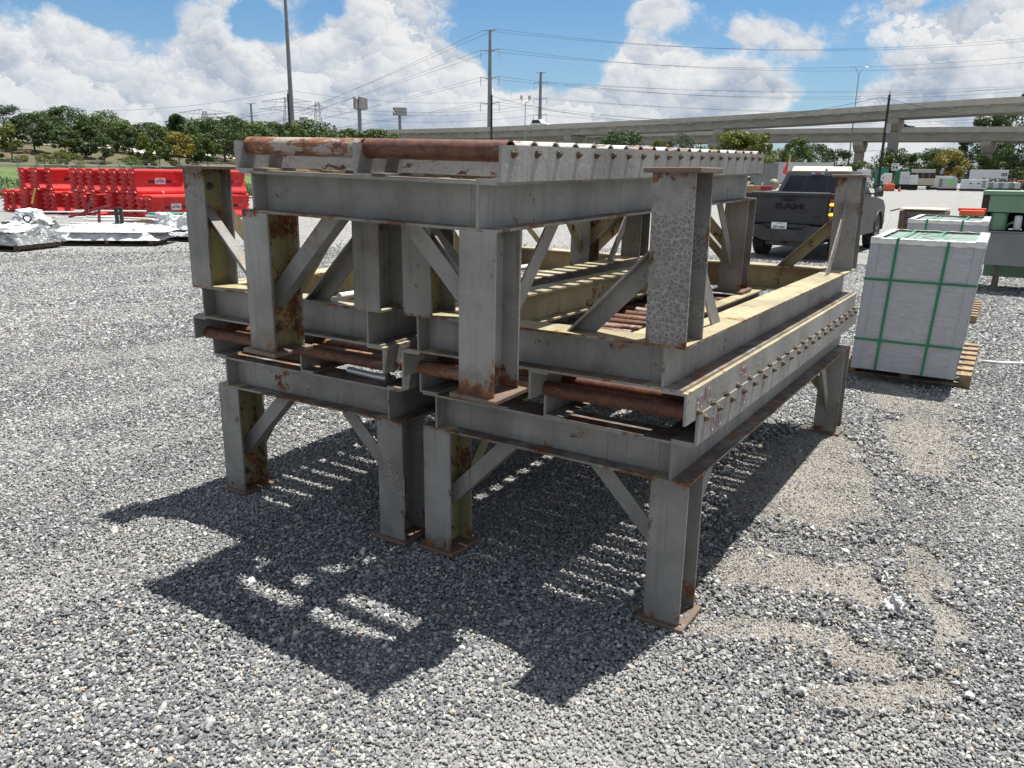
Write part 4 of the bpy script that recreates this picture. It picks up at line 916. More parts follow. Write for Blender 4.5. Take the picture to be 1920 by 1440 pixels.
def crown_mesh(kind, seed, nleaf=5600):
    rs = np.random.default_rng(seed); cl = []
    K = {'broad': 46, 'oval': 40, 'column': 30, 'cone': 36, 'bush': 36, 'sparse': 22}[kind]
    for k in range(K):
        a = rs.uniform(0, 2*np.pi); h = rs.uniform(0, 1)**.8; 
        if kind == 'broad': rr = .50*np.sin(np.pi*(.12+.80*h))**.7
        elif kind == 'oval': rr = .36*np.sin(np.pi*(.10+.84*h))**.7
        elif kind == 'column': rr = .19*np.sin(np.pi*(.12+.84*h))**.6
        elif kind == 'cone': rr = .34*(1-h)**.8+.03
        elif kind == 'bush': rr = .60*np.sqrt(max(0, 1-h*h))
        else: rr = .30*np.sin(np.pi*(.12+.80*h))**.6
        rad = rr*rs.uniform(.35, 1)**.5
        z = (.17+.77*h) if kind not in ('bush', 'cone') else (.04+.85*h if kind == 'bush' else .10+.86*h)
        cl.append((rad*np.cos(a), rad*np.sin(a), z, rs.uniform(.07, .14)*(1.25 if kind in ('broad', 'bush') else .9)))
    cl = np.array(cl); idx = rs.integers(0, K, nleaf); c = cl[idx]
    d = rs.normal(0, 1, (nleaf, 3)); d /= np.linalg.norm(d, axis=1)[:, None]
    p = c[:, :3]+d*(c[:, 3]*rs.uniform(.45, 1.05, nleaf)**.6)[:, None]*np.array([1, 1, .8])
    nrm = d+rs.normal(0, .55, (nleaf, 3)); nrm /= np.linalg.norm(nrm, axis=1)[:, None]
    t = np.cross(nrm, rs.normal(0, 1, (nleaf, 3))); t /= np.linalg.norm(t, axis=1)[:, None]; b = np.cross(nrm, t)
    s = rs.uniform(.010, .022, nleaf)[:, None]*(1.0 if kind != 'sparse' else .9)
    V = np.stack([p-t*s*1.2, p-b*s*.7, p+t*s*1.3, p+b*s*.8], 1).reshape(-1, 3)
    me = bpy.data.meshes.new('crown'); me.from_pydata(V.tolist(), [], np.arange(nleaf*4).reshape(-1, 4).tolist()); return me, cl
CR = {}
def crown(kind, seed, mi):
    key = (kind, seed, mi)
    if key not in CR:
        me, cl = crown_mesh(kind, seed); me.materials.append(LEAF[mi])
        tb = MB(); th = .5 if kind in ('oval', 'broad', 'sparse') else .7
        tb.tube([(0, 0, 0), (.004, .003, .12), (-.004, .002, .3), (0, 0, th)], [.022, .016, .013, .006], 7)
        for q in cl[::3]:
            z = min(q[2]-.08, .30+.4*q[2])*.8; tb.tube([(0, 0, max(.12, z)), (q[0]*.5, q[1]*.5, (z+q[2])/2), (q[0], q[1], q[2])], [.008, .005, .002], 5)
        CR[key] = (me, tb.mesh('trunk', m_bark, smooth=True))
    return CR[key]
def tree(label, u, d, vtop, z0, kind, mi, seed, wide=1.0, group=None, name='tree', cat='tree'):
    p = spot(u, d); h = zat(u, vtop, d)-z0
    t = thing(name, label, cat, (p.x, p.y, z0), (0, 0, seed*1.7+u), group, (h*wide, h*wide, h))
    c, tr = crown(kind, seed, mi); put('crown', c, t); put('trunk', tr, t); return t
# ------------------------------------------------------------------ embankment on the left
m_bank, n, b = mat('dry_grass_bank'); P = n('ShaderNodeNewGeometry', out=0)
c = n.mix(n.rng(n.noise(P, .25, 5, .65), .38, .62), (.085, .062, .033), (.055, .068, .022)); c = n.mix(n.rng(n.noise(P, 2.2, 5, .7), .45, .7, 0, .6), c, (.13, .095, .055)); link(n, c, b.inputs['Base Color']); b.inputs['Roughness'].default_value = .95
m_turf, n, b = mat('green_turf'); P = n('ShaderNodeNewGeometry', out=0)
c = n.mix(n.rng(n.noise(P, .5, 5, .65), .35, .65), (.060, .115, .020), (.105, .165, .035)); c = n.mix(n.rng(n.noise(P, 9, 4, .7), .45, .7, 0, .5), c, (.13, .15, .045)); link(n, c, b.inputs['Base Color']); b.inputs['Roughness'].default_value = .95
m_conc = simple('pale_concrete', (.42, .395, .34), .85, 0, .10, .8, dirt=((.25, .24, .22), .3)); m_concd = simple('grey_concrete', (.30, .285, .25), .85, 0, .12, .35, dirt=((.2, .19, .17), .35))
m_path = simple('pale_road', (.60, .55, .46), .9, 0, .1, .5)
def bank_h(u, d):
    # the bank climbs from the turf at about 72 m to a road, lower towards the overpass
    top = 4.6-1.55*max(0, min(1, (u-40)/420)); k = max(0, min(1.25, (d-74)/36))
    top *= max(0, min(1, (745-u)/130))*max(0, min(1, (u+900)/250))
    return top*k + .25*mnoise.noise(Vector((u*.02, d*.07, 0)))*k
us = list(range(-900, 761, 20)); ds = [56, 62, 68, 72, 76, 80, 84, 88, 92, 96, 100, 104, 108, 112, 116, 124, 140, 170, 220]
vs = []; fs = []
for d in ds:
    for u in us:
        p = spot(u, d); vs.append((p.x, p.y, bank_h(u, d)-(.02 if d > 57 else .03)+(.03 if d > 57 else 0)))
nu = len(us)
for j in range(len(ds)-1):
    for i in range(nu-1): fs.append((j*nu+i, j*nu+i+1, (j+1)*nu+i+1, (j+1)*nu+i))
mb = MB().add(vs, fs); mb.m = [1 if ds[k//(nu-1)] < 87 else 0 for k in range(len(fs))]
struct(mb.build('embankment', [m_bank, m_turf], smooth=True), 'grassy embankment rising behind the red barriers, green turf at its foot')
vs = []
for u in us:
    for d in (108.5, 113.5):
        p = spot(u, d); vs.append((p.x, p.y, bank_h(u, d)+.12))
struct(MB().add(vs, [(2*i, 2*i+2, 2*i+3, 2*i+1) for i in range(nu-1)]).build('bank_road', m_path), 'pale road along the top of the grassy bank')
kb = MB(); 
for i in range(nu-1):
    a, b_ = spot(us[i], 55.2), spot(us[i+1], 55.2); kb.tube([(a.x, a.y, .03), (b_.x, b_.y, .03)], .14, 4)
struct(kb.build('kerb', m_conc), 'low pale kerb between gravel and turf')
# scattered grass tufts on the turf
tf = MB(); rs = random.Random(4)
for k in range(5200):
    u = rs.uniform(-60, 480); d = rs.uniform(56.5, 80); p = spot(u, d); z = bank_h(u, d); h = rs.uniform(.10, .32); a = rs.uniform(0, 6.28); w = .10
    tf.add([(p.x-w*math.cos(a), p.y-w*math.sin(a), z), (p.x+w*math.cos(a), p.y+w*math.sin(a), z), (p.x+.1*rs.uniform(-1, 1), p.y+.1*rs.uniform(-1, 1), z+h)], [(0, 1, 2)])
tag(tf.build('grass', m_turf), 'rough green grass at the foot of the bank', kind='stuff')

T_ = [ # u, distance, crown top v, kind, leaf, width, look
 (22, 116, 199, 'broad', 4, .85, 'tall pale leaved tree at the left edge'), (28, 100, 232, 'cone', 2, .75, 'small yellowish conical tree before the leftmost tall tree'), (-30, 104, 225, 'oval', 1, .9, 'tree cut by the left edge of the picture'),
 (72, 108, 211, 'oval', 0, 1.0, 'dark dense tree second among the tall ones from the left'), (98, 122, 210, 'broad', 1, .95, 'green tree peeping behind the dark second tree'), (140, 120, 202, 'broad', 0, .95, 'tallest dark tree on the bank left of the lamp pole'), (128, 104, 236, 'oval', 1, .8, 'mid green round tree before the tallest dark tree'),
 (165, 106, 226, 'oval', 0, .9, 'dark tree beside the bright shrubs'), (205, 118, 208, 'broad', 1, .95, 'broad tree with a flat dark top behind the upper barriers'), (200, 102, 250, 'oval', 0, .75, 'low dark tree with a leaning crown over the barriers'), (238, 114, 226, 'oval', 1, .9, 'olive tree right of the flat topped one'),
 (262, 106, 240, 'oval', 0, .8, 'dark tree left of the twin topped spire tree'), (275, 98, 248, 'cone', 2, .55, 'slim yellow green conical tree on the bank'), (298, 112, 232, 'oval', 1, .85, 'round crowned tree just left of the spire tree'), (302, 99, 262, 'oval', 1, .75, 'short green tree before the spire tree'),
 (341, 116, 214, 'column', 0, .75, 'thin dark spire tree rising above its neighbours'), (339, 100, 247, 'oval', 3, .85, 'yellow autumn coloured tree on the bank'), (362, 103, 252, 'oval', 1, .7, 'green tree right beside the yellow one'), (385, 118, 222, 'broad', 1, .9, 'broad green tree behind the upturned left leg'), (392, 101, 250, 'oval', 1, .8, 'leafy tree above the upturned left leg'),
 (425, 112, 218, 'broad', 0, .9, 'dark broad tree above the left end of the rollers'), (460, 122, 228, 'broad', 1, .9, 'green tree behind the first roller left end'), (490, 118, 232, 'oval', 1, 1.0, 'round tree over the orange front roller'), (520, 126, 230, 'oval', 0, .9, 'dark tree left of the tall steel pole'), (562, 130, 234, 'oval', 1, .8, 'last tall tree of the bank, right of the steel pole')]
for i, (u, d, v, kind, mi, w, lab) in enumerate(T_): tree(lab, u, d*.93, v, bank_h(u, d*.93)-.2, kind, mi, i % 5, w*1.42, 'trees on the grassy bank')
back = [(-10, 'far left, behind the pale tree'), (52, 'behind the pale tall tree'), (115, 'behind the second dark tree'), (178, 'behind the tallest dark tree'), (226, 'behind the flat topped tree'), (280, 'behind the slim conical tree'), (322, 'left of the spire tree'), (358, 'right of the spire tree'), (408, 'behind the broad green tree'), (443, 'behind the first roller'), (475, 'above the front roller'), (505, 'before the far pylon'), (538, 'at the foot of the steel mast'), (580, 'before the silo')]
for i, (u, l) in enumerate(back): tree('tree of the back row on the bank, '+l, u, 128, 226+(i*7) % 11, 4.0-.004*u, ('oval', 'broad', 'oval')[i % 3], (1, 0, 2, 1)[i % 4], (i+2) % 5, 1.65, 'trees on the grassy bank')
for i, u in enumerate((604, 622, 640, 660, 682, 704, 722)):
    tree(('leftmost', 'second', 'third', 'fourth', 'fifth', 'sixth', 'rightmost')[i]+' shrub of the clipped green row before the far overpass', u, 150, 238+(i*5) % 7, 0, 'oval', 1, i % 4, 1.1, 'row of green shrubs by the overpass', 'shrub', 'shrub')
for i, (u, d, v, w, l) in enumerate(((86, 88, 287, 1.1, 'bright green leafy shrub left on the bank above the barriers'), (118, 90, 282, .95, 'bright green leafy shrub in the middle of the bank clump'), (143, 89, 285, .9, 'bright green shrub at the right of the bank clump'), (249, 87, 290, 1.0, 'small bright shrub alone above the near barriers'), (194, 92, 292, .6, 'dark narrow bush under the flat topped tree'))):
    tree(l, u, d, v, bank_h(u, d)-.3, 'bush', 2 if i < 4 else 0, i % 3, w, 'bright shrubs on the bank', 'shrub', 'shrub')
# right hand trees, in the yard edge and under the overpass
Rt = [(1085, 205, 262, 'oval', 1, 1.0, 'low dark tree under the overpass left of the red flag'), (1163, 150, 243, 'broad', 0, 1.0, 'dark round tree rising before the overpass above the rollers'), (1232, 155, 257, 'oval', 2, .8, 'yellowish small tree right of the dark round tree'), (1272, 158, 247, 'broad', 4, .8, 'grey green tree before the overpass above the rollers'), (1322, 158, 268, 'bush', 1, 1.2, 'low green bush between the taller trees above the rollers'),
 (1368, 150, 243, 'column', 2, 1.5, 'slim yellow green tree left of a pair before the overpass'), (1393, 150, 244, 'column', 2, 1.5, 'slim yellow green tree right of a pair before the overpass'), (1422, 146, 241, 'sparse', 2, .8, 'thin yellowing tree with sparse leaves above the table end'), (1452, 160, 272, 'bush', 2, 1.1, 'yellow green bush behind the white trailer'), (1490, 155, 254, 'oval', 1, .9, 'green tree behind the pickup cab'), (1518, 165, 268, 'broad', 0, 1.1, 'dark tree behind the pickup roof'), (1565, 172, 274, 'broad', 1, 1.0, 'green tree left of the leaning dark pole'), (1612, 168, 291, 'bush', 1, 1.0, 'low round bush left of the leaning dark pole'),
 (1672, 190, 271, 'broad', 0, 1.1, 'dark green tree under the overpass pier'), (1660, 168, 285, 'oval', 2, .9, 'pale yellowish tree behind the number sign'), (1722, 195, 281, 'broad', 0, 1.0, 'dark tree over the white roof'), (1752, 200, 272, 'broad', 0, 1.1, 'dark tree behind the yellow leaved one'), (1776, 172, 272, 'broad', 3, .95, 'yellow and green tree above the generators'), (1815, 190, 276, 'broad', 1, 1.0, 'green tree left of the concrete column'), (1838, 290, 212, 'sparse', 0, 1.0, 'tall tree beyond the overpass, left of two'), (1885, 285, 206, 'broad', 0, .9, 'tall dark tree beyond the overpass, right of two'), (1880, 180, 281, 'bush', 1, 1.2, 'leafy bush right of the concrete column'), (1925, 182, 284, 'bush', 0, 1.1, 'dark bush cut by the right edge'), (1865, 215, 262, 'oval', 0, 1.0, 'dark tree between the far overpass columns')]
for i, (u, d, v, kind, mi, w, lab) in enumerate(Rt): tree(lab, u, (d if u < 1600 or d > 210 else 163+(i*3) % 5), v+(7 if u > 1540 and d < 210 else 3), 0, kind, mi, i % 5, w, 'trees around the overpass')

# ------------------------------------------------------------------ chain link fence
m_fence = simple('galvanised_fence', (.34, .36, .36), .5, .5, .1)
t = thing('chain_link_fence', 'chain link fence with barbed wire arms behind the red barriers', 'fence')
m_mesh, n, b = mat('chain_link_wire'); P = n('ShaderNodeNewGeometry', out=0); link(n, n.mix(.5, (.30, .32, .32), (.36, .38, .37)), b.inputs['Base Color'])
b.inputs['Alpha'].default_value = .16
for i in range(15):
    u = -40+i*38; p = spot(u, 66); q = spot(u+38, 66); z = .02
    MB().cyl((p.x, p.y, 0), (p.x, p.y, 2.05), .045, n=8).cyl((p.x, p.y, 2.05), (p.x+.12, p.y-.22, 2.35), .03, n=6).build('post', m_fence, t)
    MB().cyl((p.x, p.y, 1.95), (q.x, q.y, 1.95), .028, n=6).build('top_rail', m_fence, t)
    MB().box(0, (q-p).length, -.004, .004, .04, 1.93).build('wire_panel', m_mesh, t).matrix_local = Matrix.Translation(p) @ Matrix.Rotation(math.atan2(q.y-p.y, q.x-p.x), 4, 'Z')
    for k in range(2): 
        a_ = Vector((.05+.05*k, -.10-.09*k, 2.17+.13*k)); MB().cyl(p+a_, q+a_, .012, n=4).build('barbed_wire', m_fence, t)

# ------------------------------------------------------------------ overpasses
def overpass(name, label, prof, width, ncols, piers, gdepth=1.2, wall=1.05, beams=4):
    # prof: (u, distance, v of parapet top); columns at photo bearings
    t = thing(name, label, 'overpass'); P3 = []
    for u, d, v in prof: p = spot(u, d); P3.append(Vector((p.x, p.y, zat(u, v, d))))
    # resample
    pts = []; 
    for i in range(len(P3)-1):
        L_ = (P3[i+1]-P3[i]).length; k = max(1, round(L_/9.0))
        for j in range(k): pts.append(P3[i].lerp(P3[i+1], j/k))
    pts.append(P3[-1])
    def nrm(i):
        d_ = pts[min(i+1, len(pts)-1)]-pts[max(i-1, 0)]; d_.z = 0; d_.normalize(); return Vector((-d_.y, d_.x, 0))
    def sec(i, a, z): return pts[i]+nrm(i)*a+Vector((0, 0, z))
    for i in range(len(pts)-1):
        for a0, a1, nm in ((0, .42, 'parapet_panel'), (width-.42, width, 'parapet_panel')):
            sh_ = .003; q = []
            for jj, tt in ((i, sh_), (i+1, -sh_)):
                off = (pts[i+1]-pts[i])*tt
                q += [tuple(sec(jj, a0, 0)+off), tuple(sec(jj, a1, 0)+off), tuple(sec(jj, a1+.05*(a0 == 0)*-1, -wall)+off), tuple(sec(jj, a0-.04, -wall)+off)]
            MB().add(q, [(0, 1, 2, 3), (7, 6, 5, 4), (0, 4, 5, 1), (1, 5, 6, 2), (2, 6, 7, 3), (3, 7, 4, 0)]).build(nm, m_conc if a0 == 0 else m_concd, t, recalc=True)
    vs = []; 
    for i in range(len(pts)): vs += [tuple(sec(i, .44, -.55)), tuple(sec(i, width-.44, -.55)), tuple(sec(i, width-.44, -wall-.27)), tuple(sec(i, .44, -wall-.27))]
    MB().add(vs, [(4*i+a, 4*i+(a+1) % 4, 4*i+4+(a+1) % 4, 4*i+4+a) for i in range(len(pts)-1) for a in range(4)]+[(0, 3, 2, 1), tuple(4*(len(pts)-1)+a for a in range(4))]).build('deck_slab', m_concd, t, recalc=True)
    for g_ in range(beams):
        a = .75+g_*(width-1.5)/(beams-1); vs = []
        for i in range(len(pts)):
            for x, z in ((-.28, -wall-.275), (.28, -wall-.275), (.28, -wall-gdepth-.2), (-.28, -wall-gdepth-.2)): vs.append(tuple(sec(i, a+x, z)))
        MB().add(vs, [(4*i+k, 4*i+(k+1) % 4, 4*i+4+(k+1) % 4, 4*i+4+k) for i in range(len(pts)-1) for k in range(4)]+[(0, 3, 2, 1), tuple(4*(len(pts)-1)+k for k in range(4))]).build('girder', m_concd, t, recalc=True)
    # little drain blocks under the parapet throw the dashes of shade
    for i in range(0, len(pts)-1):
        for tt in (.25, .75):
            p = sec(i, -.0, -wall-.16).lerp(sec(i+1, -.0, -wall-.16), tt); d_ = (pts[i+1]-pts[i]).normalized()
            o = MB().box(-.55, .55, -.16, .16, -.14, .14).build('deck_bracket', m_concd, t); o.matrix_local = Matrix.Translation(p) @ Matrix.Rotation(math.atan2(d_.y, d_.x), 4, 'Z')
    for (u, wcol, capw, ncol) in piers:
        best = min(range(len(pts)), key=lambda i: (Vector((pts[i].x, pts[i].y, 0))-Vector((CAM.x, CAM.y, 0))).normalized().cross((spot(u, 100)-Vector((CAM.x, CAM.y, 0))).normalized()).length)
        n_ = nrm(best); mid = sec(best, width/2, 0); zt = mid.z-wall-gdepth-.22; ang = math.atan2(n_.y, n_.x)
        mb = MB().prism([(-capw/2, 0), (capw/2, 0), (capw/2, -.9), (wcol*.55, -2.2), (-wcol*.55, -2.2), (-capw/2, -.9)], -.95, .95, 'y')
        pc = mb.build('pier_cap', m_concd, t, bevel=.05); pc.matrix_local = Matrix.Translation((mid.x, mid.y, zt)) @ Matrix.Rotation(ang, 4, 'Z')
        for k in range(ncol):
            off = n_*((k-(ncol-1)/2)*capw*.55); hh = zt-2.2
            mb = MB().box(-wcol/2, wcol/2, -.85, .85, 0, hh); cc = mb.build('column', m_concd, t, bevel=.15); cc.matrix_local = Matrix.Translation((mid.x+off.x, mid.y+off.y, 0)) @ Matrix.Rotation(ang, 4, 'Z')
    return t, pts, sec
up_, upts, usec = overpass('overpass', 'upper flyover ramp climbing to the right on hammerhead piers', [(380, 330, 252), (560, 275, 250), (740, 228, 243), (900, 200, 238.5), (1060, 184, 231.5), (1200, 178, 225), (1340, 175, 217.5), (1500, 172, 207.5), (1660, 170, 195.5), (1800, 168, 186.5), (1920, 166, 180), (2100, 166, 170), (2450, 175, 150)], 8.0, 4, [(520, 2.0, 7.5, 1), (785, 2.0, 7.5, 1), (1065, 2.0, 7.5, 1), (1342, 2.0, 7.5, 1), (1668, 2.1, 7.8, 1), (2050, 2.1, 7.8, 1)])
low_, lpts, lsec = overpass('overpass', 'lower level overpass passing behind the climbing ramp', [(420, 345, 262), (740, 262, 251.5), (1060, 212, 250), (1200, 203, 247.5), (1400, 196, 242.5), (1600, 192, 239.5), (1760, 190, 238), (1920, 188, 237), (2100, 188, 236), (2450, 196, 235)], 9.5, 4, [(760, 1.8, 9, 2), (1095, 1.8, 9, 2), (1345, 2.4, 10, 1), (1592, 1.6, 6, 1), (1628, 3.4, 9, 1), (1846, 1.7, 9, 1), (1905, 3.0, 9, 2)], 1.45)
# cars on the decks
m_win = simple('dark_car_glass', (.02, .022, .025), .1)
def car(name, label, cat, loc, ang, m, L_, h, suv=False):
    t = thing(name, label, cat, loc, (0, 0, ang)); w = .92
    body = [(-L_/2, .35), (-L_/2, .85), (-L_*.46, .95), (L_*.22, .95), (L_*.46, .82), (L_/2, .65), (L_/2, .35)]
    MB().prism(body, -w, w, 'y').build('body', m, t, bevel=.08, seg=2, recalc=True)
    cabp = [(-L_*.46, .95), (-L_*.40, h), (L_*.02, h), (L_*.20, .95)] if suv else [(-L_*.40, .95), (-L_*.22, h), (L_*.04, h), (L_*.22, .95)]
    MB().prism(cabp, -w*.84, w*.84, 'y').build('cabin', m, t, bevel=.06, seg=2, recalc=True)
    cx = sum(p[0] for p in cabp)/4; gl_ = [((x-cx)*.84+cx, .95+(z-.95)*.86+.03) for x, z in cabp]
    for y in (-1, 1): MB().prism(gl_, y*w*.86, y*w*.80, 'y').build('window', m_win, t, recalc=True)
    for x in (-L_*.31, L_*.31):
        for y in (-.82, .82): MB().cyl((x, y-.1, .34), (x, y+.1, .34), .34, n=16).build('wheel', m_tyre, t)
def deckpos(pts, sec, u, a):
    best = min(range(len(pts)-1), key=lambda i: abs((Vector((pts[i].x, pts[i].y, 0))-Vector((CAM.x, CAM.y, 0))).normalized().cross((spot(u, 100)-Vector((CAM.x, CAM.y, 0))).normalized()).length))
    d_ = pts[best+1]-pts[best]; p = sec(best, a, -.548); return p, math.atan2(d_.y, d_.x)
p, a = deckpos(upts, usec, 1888, 1.6); car('car', 'black sport utility car driving on the upper ramp at right', 'car', p, a, simple('black_car_paint', (.012, .013, .016), .2), 5.0, 1.85, True)
p, a = deckpos(upts, usec, 1010, 1.6); car('car', 'white car driving on the upper ramp near the steel poles', 'car', p, a, m_white, 4.8, 1.75, True)
p, a = deckpos(lpts, lsec, 1700, 2.5); car('car', 'dark car on the lower overpass right of the pier', 'car', p, a, simple('dark_teal_paint', (.02, .035, .035), .2), 4.8, 1.45)

# ------------------------------------------------------------------ poles, towers, wires
m_pole = simple('weathered_steel_pole', (.20, .22, .235), .55, .3, .12, .6); m_wpole = simple('creosoted_pole', (.028, .022, .02), .85, 0, .3, 3); m_lat = simple('galvanised_lattice', (.30, .32, .33), .5, .4)
m_wire = simple('conductor_wire', (.06, .065, .075), .6)
def pole_at(u0, v0, u1, v1, d):
    p = spot(u0, d, v0); return Vector((p.x, p.y, 0)), zat(u1, v1, d)
ATT = {}
def monopole(label, u, vtop, d, r0, r1, arms, key):
    p, h = pole_at(u, 235, u, vtop, d); t = thing('transmission_pole', label, 'power pole', p)
    mb = MB(); mb.rings([(r0, 0), (r0*.72+r1*.28, h*.3), (r0*.4+r1*.6, h*.65), (r1, h)], 14); mb.build('shaft', m_pole, t, smooth=40)
    ax = Vector((.95, .06, 0)); ATT[key] = []
    for z, L_, ins in arms:
        z = h*z
        for s in (-1, 1):
            e = ax*s*L_+Vector((0, 0, z+L_*.12)); MB().cyl(Vector((0, 0, z)), e, .20, .12, n=6).build('cross_arm', m_pole, t)
            if ins:
                MB().cyl(e, e-Vector((0, 0, 2.6)), .09, n=6).build('insulator', m_lat, t); ATT[key].append(p+e)
            else: ATT[key].append(p+e)
    return t
monopole('tall steel transmission pole with three pairs of arms above the overpass', 918, 56, 262, .95, .42, [(.995, 2.6, False), (.865, 3.4, True), (.685, 3.5, True), (.515, 3.6, True)], 'B')
monopole('farther steel transmission pole right of the double yard lamp', 1012, 135, 350, 1.0, .5, [(.99, 2.4, False), (.90, 3.2, True), (.75, 3.2, True), (.60, 3.2, True)], 'C')
monopole('small far transmission pole with short arms above the bank trees', 473, 194, 420, .8, .45, [(.99, 3, False), (.82, 4, False), (.62, 4, False), (.42, 4, False)], 'D')
p, h = pole_at(549, 250, 536, -70, 175); t = thing('steel_mast', 'tall tapering steel mast running out of the top of the picture', 'mast', p)
mb = MB(); mb.rings([(.62, 0), (.42, h*.5), (.26, h)], 16); mb.build('shaft', m_pole, t, smooth=40)
def wood(label, u, vt, d, lean=(0, 0), r=.17, tx=False):
    p, h = pole_at(u, 320, u, vt, d); t = thing('utility_pole', label, 'utility pole', p); MB().cyl((-lean[0], -lean[1], 0), (0, 0, h), r*1.15, r*.8, n=10).build('shaft', m_wpole, t, smooth=40)
    MB().cyl((0, 0, h-.1), (0, 0, h+.5), .05, n=6).build('insulator_pin', m_lat, t)
    if tx: MB().cyl((.32, 0, h*.62), (.32, 0, h*.62+1.1), .28, n=14).build('transformer', m_lat, t, smooth=40)
wood('dark wooden utility pole standing before the tall steel mast', 548, 176, 125); wood('dark wooden utility pole standing before the tall transmission pole', 921, 178, 118); wood('dark leaning utility pole with a transformer before the overpass pier', 1650, 178, 112, (.0, .0), .17, True)
def yard_lamp(label, u, vt, d):
    p, h = pole_at(u, 262, u, vt, d); t = thing('yard_lamp', label, 'lamp post', p); MB().cyl((0, 0, 0), (0, 0, h-.9), .09, .06, n=8).build('post', m_lat, t)
    ax = Vector((.84, .54, 0))
    for s in (-1, 1):
        MB().tube([(0, 0, h-1.0), tuple(ax*s*.5+Vector((0, 0, h-.9))), tuple(ax*s*.6+Vector((0, 0, h-.5)))], .05, 6).build('arm', m_lat, t)
        o = MB().box(-.22, .22, -.12, .12, -.3, .3).build('lamp_head', m_conc, t, bevel=.04); o.location = ax*s*.62+Vector((0, 0, h-.2)); o.rotation_euler = (R(-15), 0, YAW)
yard_lamp('double headed yard lamp between the two transmission poles', 984, 180, 130)
p, a = deckpos(upts, usec, 1597, 7.7); t = thing('road_lamp', 'tall road lamp with two curved arms on the ramp', 'lamp post', (p.x, p.y, 0)); h = zat(1600, 127, (p-CAM).length)
MB().cyl((0, 0, 0), (0, 0, h-1.5), .16, .09, n=8).build('post', m_lat, t)
for s in (-1, 1): MB().tube([(0, 0, h-1.6), tuple(rt0*s*.5+Vector((0, 0, h-.5))), tuple(rt0*s*1.0+Vector((0, 0, h))), tuple(rt0*s*1.7+Vector((0, 0, h+.05)))], [.07, .06, .06, .09], 6).build('lamp_arm', m_lat, t)
m_bill = simple('billboard_grey', (.30, .30, .30), .6, 0, .2, .5); m_billb = simple('billboard_dark', (.14, .13, .125), .7, 0, .3, .6)
def billboard(label, u, vt, d, w, hh, ang, front):
    p, h = pole_at(u, 245, u, vt, d); t = thing('billboard', label, 'billboard', p, (0, 0, ang)); MB().cyl((0, 0, 0), (0, 0, h-.4), .75, .6, n=14).build('post', m_pole, t, smooth=40)
    for s in (-1, 1):
        MB().box(-w/2, w/2, -.15, .15, -hh/2, hh/2, 0, Matrix.Translation((0, s*1.3, h-hh/2)) @ Matrix.Rotation(R(s*9), 4, 'Z')).build('panel', front if s < 0 else m_billb, t)
    for k in range(5):
        x = -w/2+w*k/4; MB().cyl((x, -1.3, h-hh), (x, 1.3, h-.2), .09, n=4).build('brace', m_lat, t); MB().cyl((x, -1.3, h-hh-.1), (x, 1.3, h-hh-.1), .09, n=4).build('catwalk_beam', m_lat, t)
billboard('dark backed billboard seen edge on above the row of shrubs', 675, 183, 270, 6.5, 3.4, R(118), m_billb)
billboard('pale billboard on a single post right of the dark one', 750, 202, 340, 5.0, 2.9, R(60), m_bill)
def lattice(label, u, vt, d, w, arms):
    p, h = pole_at(u, 240, u, vt, d); t = thing('lattice_tower', label, 'pylon', p, (0, 0, .5)); mb = MB()
    ws = lambda z: w*(1-z/h)**1.3*.5+w*.09
    lv = [h*k/12 for k in range(13)]
    for a in (-1, 1):
        for b_ in (-1, 1): mb.tube([(a*ws(z), b_*ws(z), z) for z in lv], .16, 4)
    for k in range(12):
        z0, z1 = lv[k], lv[k+1]
        for f in range(4):
            ca = [(-1, -1), (1, -1), (1, 1), (-1, 1)]; q0, q1 = ca[f], ca[(f+1) % 4]
            mb.cyl((q0[0]*ws(z0), q0[1]*ws(z0), z0), (q1[0]*ws(z1), q1[1]*ws(z1), z1), .09, n=4).cyl((q1[0]*ws(z0), q1[1]*ws(z0), z0), (q0[0]*ws(z1), q0[1]*ws(z1), z1), .09, n=4)
    mb.build('tower_frame', m_lat, t)
    for z, L_ in arms:
        for s in (-1, 1):
            m2 = MB(); zz = h*z; e = (s*L_, 0, zz+.6)
            for b_ in (-1, 1): m2.cyl((s*ws(zz), b_*ws(zz), zz), e, .10, n=4).cyl((s*ws(zz), b_*ws(zz), zz+2.2), e, .10, n=4)
            for k in range(1, 5):
                f = k/5; m2.cyl((s*(ws(zz)+(L_-ws(zz))*f), 0, zz+.1), (s*(ws(zz)+(L_-ws(zz))*(f-.1)), 0, zz+2.0*(1-f)+.5), .07, n=4)
            m2.build('cross_arm', m_lat, t)
            m3 = MB(); m3.cyl((s*L_*.95, 0, zz), (s*L_*.68, 0, zz-4.2), .06, n=4).cyl((s*L_*.42, 0, zz), (s*L_*.68, 0, zz-4.2), .06, n=4); m3.build('insulator', m_lat, t); ATT.setdefault('E', []).append(p+Vector((s*L_*.68, 0, zz-4)))
lattice('wide armed lattice pylon behind the tall steel mast', 540, 182, 470, 9, [(.93, 14), (.83, 16), (.46, 15)])
lattice('narrow lattice pylon right of the tall steel mast', 597, 191, 480, 10, [(.90, 6), (.68, 7), (.46, 6)])
lattice('lattice pylon top peeping over the bank trees', 386, 208, 430, 8, [(.95, 13), (.80, 15)])
# pale silo
p = spot(575, 330); t = thing('concrete_silo', 'pale concrete silo with vents behind the bank trees', 'silo', (p.x, p.y, 0)); hs = zat(573, 226, 330)
mb = MB(); mb.rings([(3.0, 0), (2.6, hs-.3), (2.7, hs-.2), (2.7, hs)], 20); mb.build('barrel', m_conc, t, smooth=40); MB().box(-1.3, 1.3, -1, 1, hs, hs+1.2).build('vent_housing', m_mgrey, t)
